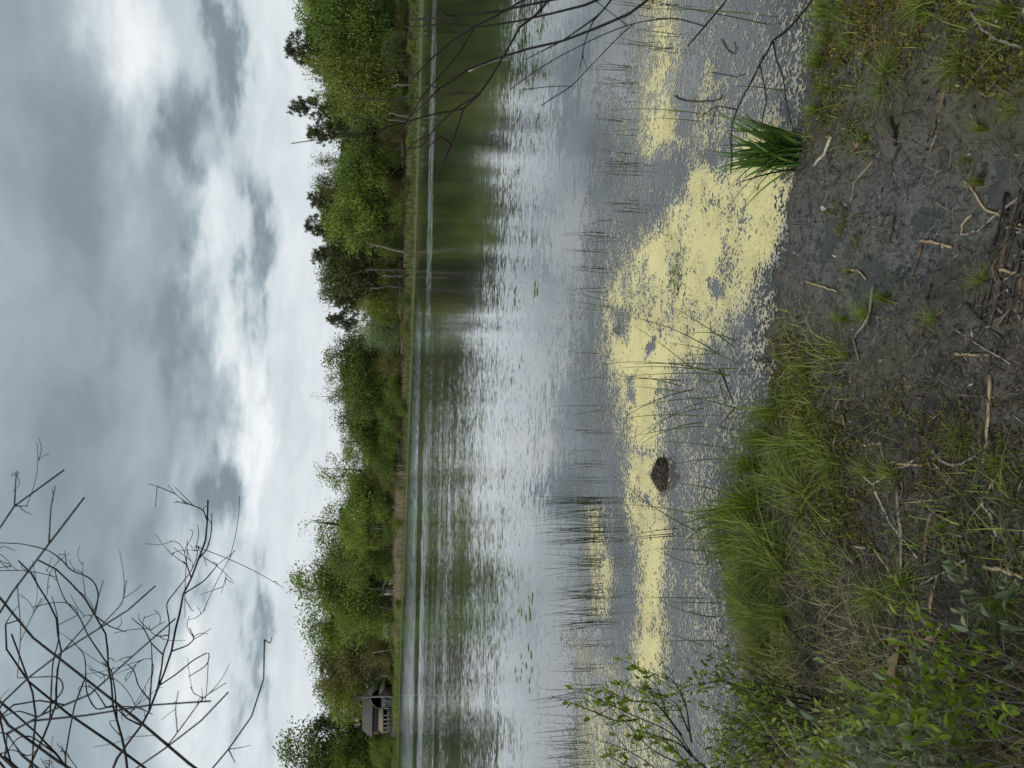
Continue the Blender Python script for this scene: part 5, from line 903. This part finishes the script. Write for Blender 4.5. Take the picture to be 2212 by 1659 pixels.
# ------------------------------------------------------------------ shrubs
M['leaf_shrub'] = leafmat('shrub leaf', [(.13, .20, .03), (.18, .265, .045), (.24, .33, .07)], tr=.45, rough=.4, var=.35)
M['leaf_lime'] = leafmat('lime shrub leaf', [(.12, .20, .02), (.16, .25, .03), (.22, .30, .05)], tr=.45, rough=.4, var=.35)
M['leaf_greygreen'] = leafmat('grey green leaf', [(.12, .155, .08), (.15, .19, .105), (.19, .23, .14)], tr=.35, rough=.45, var=.3)
M['leaf_pale2'] = leafmat('pale shrub leaf', [(.12, .18, .05), (.15, .215, .065), (.2, .27, .09)], tr=.45, rough=.4, var=.3)
LV = []
for i in range(4):
    mb = MB(); tt = np.linspace(0, 1, 7); ww = np.sin(np.pi * tt ** .85) * .5 * rng.uniform(.34, .46); dz = -.25 * rng.uniform(.2, 1) * tt ** 2; fo = rng.uniform(.2, .6)
    mb.add(np.concatenate([np.stack([tt, ww, dz + fo * ww], -1), np.stack([tt, 0 * tt, dz], -1), np.stack([tt, -ww, dz + fo * ww], -1)]), [(j, j + 1, 8 + j, 7 + j) for j in range(6)] + [(7 + j, 8 + j, 15 + j, 14 + j) for j in range(6)], None, .5); LV.append(mb.mesh('leaf', M['leaf_shrub'], True))
def smooth(P, n):
    P = np.asarray(P, float); d = np.concatenate([[0], np.cumsum(np.linalg.norm(np.diff(P, axis=0), axis=1))]); s_ = np.linspace(0, d[-1], n)
    Q = np.stack([np.interp(s_, d, P[:, i]) for i in range(3)], -1)
    for _ in range(2): Q[1:-1] = (Q[:-2] + 2 * Q[1:-1] + Q[2:]) / 4
    return Q
def leafpose(d):         # turn +x of the leaf to direction d, face up
    d = Vector([float(c) for c in d]).normalized(); z = Vector((0, 0, 1)); y = z.cross(d)
    if y.length < .05: y = Vector((0, 1, 0))
    y.normalize(); z = d.cross(y); return Matrix((d, y, z)).transposed().to_euler()
def shrub(label, base, stems, rad, mat_stem, mat_leaf, nleaf, ll, start=.35, name='leafy_shrub', cat='shrub', extra=0, twigs=2):
    base = np.asarray(base, float); root = thing(name, label, cat, base); ends = []
    for P in stems:
        Q = smooth(P, 14) - base; mb = MB(); mb.tube(Q, np.linspace(rad, rad * .3, 14), 5, .5); s_ = link('stem', mb.mesh('stem', M[mat_stem], True), root); ends.append(Q)
        for j in range(twigs):
            i0 = rng.integers(5, 12); d = nrm(Q[i0 + 1] - Q[i0]) + rdir(1)[0] * .8; L_ = rng.uniform(.05, .15) * (1 if ll < .035 else 1.2); T = smooth([Q[i0], Q[i0] + d * L_ * .5, Q[i0] + d * L_ + np.array([0, 0, .02])], 6)
            mb = MB(); mb.tube(T, np.linspace(rad * .35, rad * .18, 6), 4, .5); link('twig', mb.mesh('twig', M[mat_stem]), s_); ends.append(T)
    mb = MB()
    for i in range(nleaf + extra):
        Q = ends[rng.integers(len(ends))]; n_ = len(Q); u = (start if n_ == 14 else .2) + (1 - (start if n_ == 14 else .2)) * rng.random() ** .8; f = u * (n_ - 1); i0 = min(int(f), n_ - 2); p = Q[i0] + (Q[i0 + 1] - Q[i0]) * (f - i0)
        d = nrm(Q[i0 + 1] - Q[i0]) * .7 + rdir(1)[0] * .75 + np.array([0, 0, .25]); s_ = ll * rng.uniform(.55, 1.25)
        if i < nleaf: link('leaf', LV[i % 4], root, p, leafpose(d), s_, M[mat_leaf])
        else: mb.leaves(p[None] + rng.normal(size=(1, 3)) * .02, d[None], rdir(1) + np.array([[0, 0, 1.0]]), s_, s_ * .4, rng.random(1), .15)
    if extra: tag(link('inner_leaves', mb.mesh('inner_leaves', M[mat_leaf]), root), kind='stuff')
    return root
def S5(*pts): return [(1242 + a * .1536, 1404 + b * .1536) for a, b in pts]
def st3(pts, d0, d1):
    n = len(pts); return [at(X, Y, d0 + (d1 - d0) * i / (n - 1)) for i, (X, Y) in enumerate(pts)]
rb = onbank(1700, 1730); A1 = [S5((1700, 1659), (1600, 1400), (1450, 1150), (1200, 1070), (900, 970), (680, 870), (450, 740), (190, 610), (130, 600)), S5((1760, 1800), (1640, 1600), (1350, 1570), (1050, 1450), (950, 1300), (800, 1100), (650, 930), (520, 800), (390, 730)), S5((1700, 1659), (1590, 1340), (1400, 1080), (1270, 900), (1200, 780), (1100, 700), (950, 560), (800, 520)), S5((1640, 1300), (1590, 1000), (1580, 800), (1480, 580), (1350, 380), (1230, 340)), S5((1800, 1900), (1600, 1659), (1500, 1500), (1250, 1240), (1050, 1150)), S5((1500, 2000), (1100, 1659), (1050, 1480), (950, 1510), (750, 1430), (600, 1310), (400, 1250), (290, 1260)), S5((1300, 2000), (850, 1659), (700, 1600), (550, 1560), (420, 1450)), S5((1500, 1200), (1250, 860), (1230, 700), (1150, 480), (1080, 440)), S5((1600, 1150), (1500, 900), (1430, 750), (1330, 690)), S5((1400, 1080), (1150, 740), (900, 720), (780, 730), (620, 680), (560, 660)), S5((1640, 1500), (1500, 1330), (1300, 1250), (1100, 1200), (960, 1150)), S5((900, 970), (760, 1000), (600, 1000), (430, 960))]
shrub('leafy shrub with dark thin stems reaching over the pollen at the lower edge', rb, [[rb] + st3(p_, 2.75, 2.6 + .1 * (i % 3)) if i in (0, 1, 2, 4, 5, 6) else st3(p_, 2.68, 2.6) for i, p_ in enumerate(A1)], .0042, 'twig_dark', 'leaf_shrub', 300, .036, .25, twigs=3, extra=160)
def bushy(label, center, spread, hgt, n, rad, mstem, mleaf, nleaf, ll, extra, lean=(0, 0), start=.3):
    stems = []
    for i in range(n):
        a = rng.uniform(0, 6.28); r_ = rng.uniform(.2, 1) * spread; b = np.array(center) + np.array([rng.normal(0, .05), rng.normal(0, .05), 0]); h = hgt * rng.uniform(.55, 1.1)
        e = b + np.array([math.cos(a) * r_ + lean[0] * h, math.sin(a) * r_ + lean[1] * h, h]); stems.append([b - np.array([0, 0, .03]), b + (e - b) * .5 + np.array([rng.normal(0, .03), rng.normal(0, .03), .06 * h]), e])
    return shrub(label, center, stems, rad, mstem, mleaf, nleaf, ll, start, extra=extra)
bushy('dense low shrub with narrow green leaves at the foot of the tall leafy one', onbank(1790, 1570), .22, .42, 26, .003, 'twig_dark', 'leaf_shrub', 290, .030, 600, (.15, .05))
bushy('green shrub filling the lower edge between the dense one and the lime one', onbank(1930, 1660), .20, .30, 20, .003, 'twig_grey', 'leaf_shrub', 280, .028, 400, (.10, .05))
bushy('lime green shrub with long leaves in the near lower corner', onbank(2235, 1530), .16, .34, 18, .003, 'twig_grey', 'leaf_lime', 260, .036, 160, (.12, .0))
bushy('pale green shrub between the tall leafy one and the dense one', onbank(1690, 1610), .16, .26, 16, .0026, 'twig_dark', 'leaf_pale2', 200, .030, 200, (.12, .05))
bushy('small pale shrub below the oak leaf at the lower edge', onbank(2070, 1625), .15, .22, 16, .0026, 'twig_grey', 'leaf_pale2', 180, .032, 160, (.05, .03))
bushy('grey green shrub in the very corner of the picture', onbank(2190, 1690), .18, .34, 18, .003, 'twig_grey', 'leaf_greygreen', 220, .040, 220, (.05, .0))
def Z4(*pts): return [(1618 + a * .2685, 1215 + b * .2685) for a, b in pts]
gb = at(2330, 1330, 1.15); gb[2] = float(bank_z(gb[0], gb[1]))
shrub('grey green sprig hanging close to the camera at the near edge', gb, [[gb] + st3(Z4((2350, 560), (2212, 520), (2000, 480), (1800, 400), (1690, 350)), 1.2, 1.15), [gb] + st3(Z4((2300, 420), (2150, 300), (2050, 180), (1960, 80)), 1.2, 1.1), [gb] + st3(Z4((2300, 300), (2200, 150), (2110, 90)), 1.2, 1.1), [gb] + st3(Z4((2300, 700), (2100, 640), (1900, 600), (1760, 540)), 1.2, 1.2), [gb] + st3(Z4((1750, 250), (1620, 160), (1500, 60)), 1.15, 1.12)], .0028, 'twig_dark', 'leaf_greygreen', 110, .028, .3, 'grey_sprig', 'shrub', twigs=2)
# bare grey stems standing among the shrubs of the lower corner
bb = onbank(2080, 1690); bt = thing('bare_twig_shrub', 'thin bare grey stems rising among the shrubs of the lower corner', 'shrub', bb)
for pts in [Z4((1390, 1659), (900, 1500), (620, 1420)), Z4((1300, 1659), (1180, 1150), (1060, 950)), Z4((1700, 1659), (1500, 1300), (1150, 1020)), Z4((1850, 1659), (1720, 1300), (1600, 1100), (1420, 1000)), Z4((1560, 1659), (1640, 1400), (1540, 1330)), Z4((340, 1659), (210, 1400), (40, 1200)), Z4((450, 1659), (350, 1420), (280, 1230)), Z4((1480, 1659), (1420, 1300), (1400, 1000), (1380, 830)), Z4((1200, 1659), (900, 1470), (760, 1440))]:
    Q = smooth([bb] + st3(pts, 1.75, 1.8), 14) - bb; mb = MB(); mb.tube(Q, np.linspace(.0042, .0014, 14), 5, .5); link('stem', mb.mesh('stem', M['twig_grey'], True), bt)

# ------------------------------------------------------------------ bare overhanging shrubs
def bare_shrub(label, base, main, subs, depth, r0_, mat, name='bare_shrub', extra=0, sub_r=.55, lng=.03):
    base = np.asarray(base, float); root = thing(name, label, 'shrub', base); parts = []
    for i, pts in enumerate(main):
        dj = depth * (1 + .05 * ((i % 3) - 1)); W = st3(pts[0], dj * pts[1], dj * pts[2]) if isinstance(pts, tuple) else st3(pts, dj, dj * .97)
        lead = [base, base + (np.array(W[0]) - base) * .5 + np.array([rng.normal(0, .05), 0, .05])]
        Q = smooth(lead + W, 8 + 4 * len(W)) - base; mb = MB(); n_ = len(Q); rr = np.linspace(r0_ * 1.1, r0_ * .28, n_); jit = np.cumsum(rng.normal(size=(n_, 3)), 0); jit -= np.linspace(jit[0], jit[-1], n_); Q = Q + jit * depth * .0026; mb.tube(Q, rr * rng.uniform(.92, 1.08, n_), 6, .5); parts.append((link('branch', mb.mesh('branch', M[mat], True), root), Q, rr))
    for i, (own, pts) in enumerate(subs):
        best = None                      # a twig leaves the nearest point of a branch, at that point's own distance
        for (o_, Qp, rp) in parts:
            px, py = proj(Qp + base); dd = np.hypot(px - pts[0][0], py - pts[0][1]); j = int(dd.argmin())
            if best is None or dd[j] < best[0]: best = (dd[j], o_, Qp[j] + base, rp[j])
        p0 = best[2]; dj = p0[1]; W = [p0] + st3(pts, dj, dj * (1 + .05 * ((i % 3) - 1)))[1:]
        Q = smooth(W, 4 + 4 * len(pts)) - base; n_ = len(Q); rs = min(r0_ * sub_r, best[3] * .85); rr = np.linspace(rs, max(r0_ * .16, rs * .35), n_)
        mb = MB(); mb.tube(Q, rr * rng.uniform(.88, 1.12, n_), 5, .5); link('twig', mb.mesh('twig', M[mat], True), parts[own][0]); parts.append((parts[own][0], Q, rr))
    for i in range(extra):
        o_, Q, rr = parts[rng.integers(len(parts))]; n_ = len(Q); i0 = rng.integers(n_ // 2, n_ - 1); d = nrm(Q[i0] - Q[i0 - 1]) * .7 + rdir(1)[0] * .55; L_ = depth * min(rng.gamma(2.0, lng), .09); cv = rdir(1)[0]
        T = smooth([Q[i0], Q[i0] + d * L_ * .35 + cv * .08 * L_, Q[i0] + d * L_ * .7 + cv * .26 * L_, Q[i0] + d * L_ * .95 + cv * .6 * L_], 8); mb = MB(); mb.tube(T, np.linspace(min(r0_ * .26, rr[i0] * .8), r0_ * .10, 8), 4, .5); link('twig', mb.mesh('twig', M[mat]), o_)
        if i < extra * .7: parts.append((o_, T, np.linspace(r0_ * .3, r0_ * .13, 8)))
    return root
def T1(*pts): return [(a * .414, 972 + b * .414) for a, b in pts]
m1 = [T1((560, 1850), (640, 1659), (720, 1450), (780, 1310), (830, 1190), (905, 1040), (930, 920), (960, 800), (985, 700), (1020, 580), (1060, 480), (1100, 370), (1095, 330), (1085, 260)), T1((600, 1850), (595, 1659), (590, 1480), (550, 1385), (555, 1290), (525, 1150), (540, 1040), (515, 960), (490, 870), (420, 770), (350, 700), (290, 650), (240, 590), (200, 575)), T1((120, 1850), (160, 1659), (200, 1560), (270, 1410), (295, 1380), (300, 1200), (320, 1080), (355, 950), (350, 900), (300, 850), (270, 750), (240, 680), (190, 630), (95, 577)), T1((400, 1850), (295, 1659), (250, 1560), (160, 1430), (140, 1380), (60, 1320), (-60, 1260)), T1((60, 1850), (30, 1659), (20, 1470), (50, 1380), (30, 1290), (-40, 1150)), T1((330, 1850), (330, 1659), (380, 1560), (360, 1450), (410, 1380), (400, 1290), (440, 1200)), T1((150, 1850), (60, 1659), (110, 1500), (200, 1400), (190, 1290), (120, 1200), (130, 1080), (60, 960)), T1((-100, 1600), (0, 1290), (100, 1240), (180, 1250), (260, 1260), (330, 1300), (340, 1330)), T1((-100, 1000), (20, 750), (60, 820), (105, 885))]
s1 = [(0, T1((1100, 370), (1060, 310), (950, 268))), (0, T1((1030, 585), (1080, 520), (1100, 450), (1105, 390), (1105, 330))), (0, T1((980, 755), (1070, 680), (1110, 630), (1138, 598), (1112, 585))), (0, T1((820, 1225), (845, 1130), (850, 1060), (880, 990), (885, 900), (865, 800), (930, 720), (1000, 630), (1025, 570))), (0, T1((850, 1060), (790, 1010), (750, 930), (685, 875))), (0, T1((780, 1310), (795, 1130), (790, 1010))), (0, T1((915, 1045), (980, 1020), (1015, 985), (990, 930))), (0, T1((830, 1230), (920, 1170), (1010, 1095), (1095, 1050), (1085, 1120), (985, 1183))), (0, T1((765, 1320), (720, 1230), (700, 1150), (670, 1120))), (0, T1((715, 1460), (660, 1400), (615, 1355))), (0, T1((995, 660), (975, 600), (955, 578))), (0, T1((1028, 560), (1030, 530), (1022, 500))), (0, T1((880, 970), (840, 972), (808, 968))),
 (1, T1((520, 1110), (460, 970), (410, 860), (340, 790), (300, 690), (285, 620))), (1, T1((550, 1385), (500, 1360), (450, 1270), (445, 1070), (370, 990))), (1, T1((490, 830), (515, 760), (500, 700), (460, 660), (370, 630), (320, 570), (250, 520), (120, 490), (-20, 484))), (1, T1((600, 1450), (600, 1250), (580, 1140), (530, 1105))), (1, T1((550, 1330), (620, 1338), (700, 1340), (760, 1360), (795, 1380))), (1, T1((545, 1310), (500, 1260), (462, 1228))), (1, T1((515, 900), (570, 920), (660, 950))), (2, T1((275, 1390), (275, 1100), (310, 990), (300, 860), (270, 760))), (2, T1((355, 920), (410, 860), (400, 830), (350, 795), (280, 795), (170, 820))), (2, T1((300, 650), (200, 640), (100, 628), (0, 630))), (3, T1((160, 1430), (100, 1360), (40, 1380), (-20, 1410))), (3, T1((250, 1560), (160, 1490), (90, 1500), (20, 1600))), (2, T1((200, 1560), (150, 1600), (60, 1560), (0, 1590)))]
base1 = np.array([-2.9, 2.6, .12])
bare_shrub('tall bare shrub with curling dark twigs against the sky at the lower left corner', base1, m1, s1, 2.5, .0082, 'twig_dark', extra=170, sub_r=.60, lng=.015)
m2 = [T1((-300, 1250), (0, 760), (190, 545), (260, 430), (375, 310), (440, 248)), T1((-300, 600), (0, 355), (110, 205), (190, 120), (335, 104)), T1((-250, 1500), (0, 1270), (80, 1200), (300, 1040), (480, 920), (580, 890), (710, 900), (780, 810), (810, 710)), T1((-200, 1450), (100, 1340), (300, 1320), (640, 1190), (750, 1100), (880, 970), (915, 880)), T1((500, 1900), (640, 1659), (740, 1560), (930, 1540), (1040, 1500), (1110, 1420), (1190, 1265)), T1((900, 1850), (1100, 1659), (1240, 1580), (1340, 1360), (1410, 1185), (1395, 1060), (1380, 990)), T1((-200, 1380), (150, 1400), (450, 1385), (800, 1320), (1000, 1280), (1100, 1310))]
s2 = [(0, T1((260, 430), (265, 300), (288, 190))), (1, T1((110, 205), (85, 110))), (1, T1((50, 300), (90, 292), (145, 293))), (2, T1((580, 890), (640, 800), (660, 680))), (2, T1((400, 980), (480, 880), (540, 680))), (4, T1((800, 1600), (930, 1470), (1060, 1290), (1180, 1215))), (4, T1((930, 1470), (915, 1350), (930, 1260))), (4, T1((870, 1530), (820, 1490), (785, 1465))), (5, T1((1400, 1050), (1410, 1010), (1418, 975))), (5, T1((1200, 1610), (1225, 1630))), (6, T1((1040, 1290), (1010, 1270), (995, 1235))), (3, T1((300, 1320), (340, 1250), (310, 1180), (90, 1190))), (2, T1((90, 1200), (110, 950), (90, 700))), (2, T1((120, 1000), (160, 880), (220, 770)))]
base2 = np.array([-1.75, 1.0, .2])
bare_shrub('nearer bare shrub with blurred grey branches in the lower left corner', base2, m2, s2, 1.25, .0043, 'twig_dark', extra=50, sub_r=.70, lng=.016)
def Za(*pts): return [(594 + a * .2685, b * .2685) for a, b in pts]
def Zb(*pts): return [(1134 + a * .2685, b * .2685) for a, b in pts]
m3 = [Za((2600, -400), (2212, 50), (2080, 200), (1960, 360), (1890, 490), (1750, 700), (1660, 780), (1600, 830), (1530, 900), (1490, 1040), (1440, 1190), (1290, 1440)), Zb((1900, -350), (1600, 0), (1480, 150), (1310, 370)), Za((2300, -200), (1940, 0), (1650, 180), (1280, 390), (1190, 480), (1060, 680)), Za((2700, -120), (2212, 40), (1640, 150), (1070, 160)), Za((2900, -100), (2212, 110), (1640, 260 - 60), (1380, 180), (1050, 220)), Zb((2500, -250), (2212, 100), (2080, 230), (1950, 330), (1915, 480), (1890, 560), (1720, 780), (1690, 900), (1690, 1100), (1655, 1400)), Za((2900, 100), (2212, 300), (1940, 380), (1590, 440), (1300, 720), (1130, 900))]
s3 = [(0, Za((1530, 890), (1270, 920), (1130, 960), (950, 1010), (700, 1080), (300, 1130), (130, 1155))), (0, Za((1590, 830), (1440, 880), (1250, 1070), (1180, 1190), (900, 1200))), (0, Za((1660, 770), (1530, 735), (1290, 780), (1150, 790), (880, 800), (630, 790))), (2, Za((1610, 210), (1500, 400), (1300, 640), (1190, 760), (1130, 870), (1000, 1060), (880, 1140), (720, 1270), (560, 1360))), (0, Za((1090, 970), (930, 1020), (590, 920), (570, 910))), (1, Zb((1470, 130), (1200, 140), (950, 170), (800, 210), (600, 290), (300, 440), (100, 560), (-120, 720))), (1, Zb((880, 170), (720, 330), (500, 560), (370, 700), (220, 790), (130, 850))), (1, Zb((370, 695), (200, 695), (0, 720))), (1, Zb((800, 165), (600, 30), (500, -40))), (1, Zb((780, 0), (600, 120), (300, 330), (0, 480))), (1, Zb((640, 100), (540, 180), (480, 340), (440, 560))), (5, Zb((1960, 330), (2020, 480), (2080, 620), (2095, 780), (2130, 950), (2180, 1100), (2240, 1350))), (5, Zb((1900, 560), (1950, 800), (1910, 950), (1890, 1200))), (5, Zb((1700, 820), (1540, 850), (1400, 950))), (5, Zb((1540, 850), (1500, 1000))), (0, Za((1440, 1190), (1330, 1090), (1240, 1180))), (0, Za((1250, 1060), (1100, 1150), (1000, 1330), (880, 1480))), (6, Za((1590, 440), (1480, 260), (1330, 100))), (3, Za((1500, 100), (1380, 120), (1300, 60)))]
base3 = np.array([1.75, .95, .25])
bare_shrub('bare grey shrub whose arching branches reach in from the upper edge', base3, m3, s3, 1.35, .0052, 'twig_dark', extra=24, sub_r=.66, lng=.010)
stick_w = M['wood_pale']
b4 = base3; pale = thing('broken_twig', 'short pale broken twig on the arching branch', 'twig', at(1103, 131, 1.36))
Q = smooth(st3(Za((1895, 480), (1800, 475), (1720, 500), (1620, 540), (1560, 570)), 1.36, 1.34), 10) - np.array(pale.location); mb = MB(); mb.tube(Q, np.linspace(.0018, .0024, 10), 6, .5); link('twig_wood', mb.mesh('twig_wood', M['wood_pale'], True), pale)
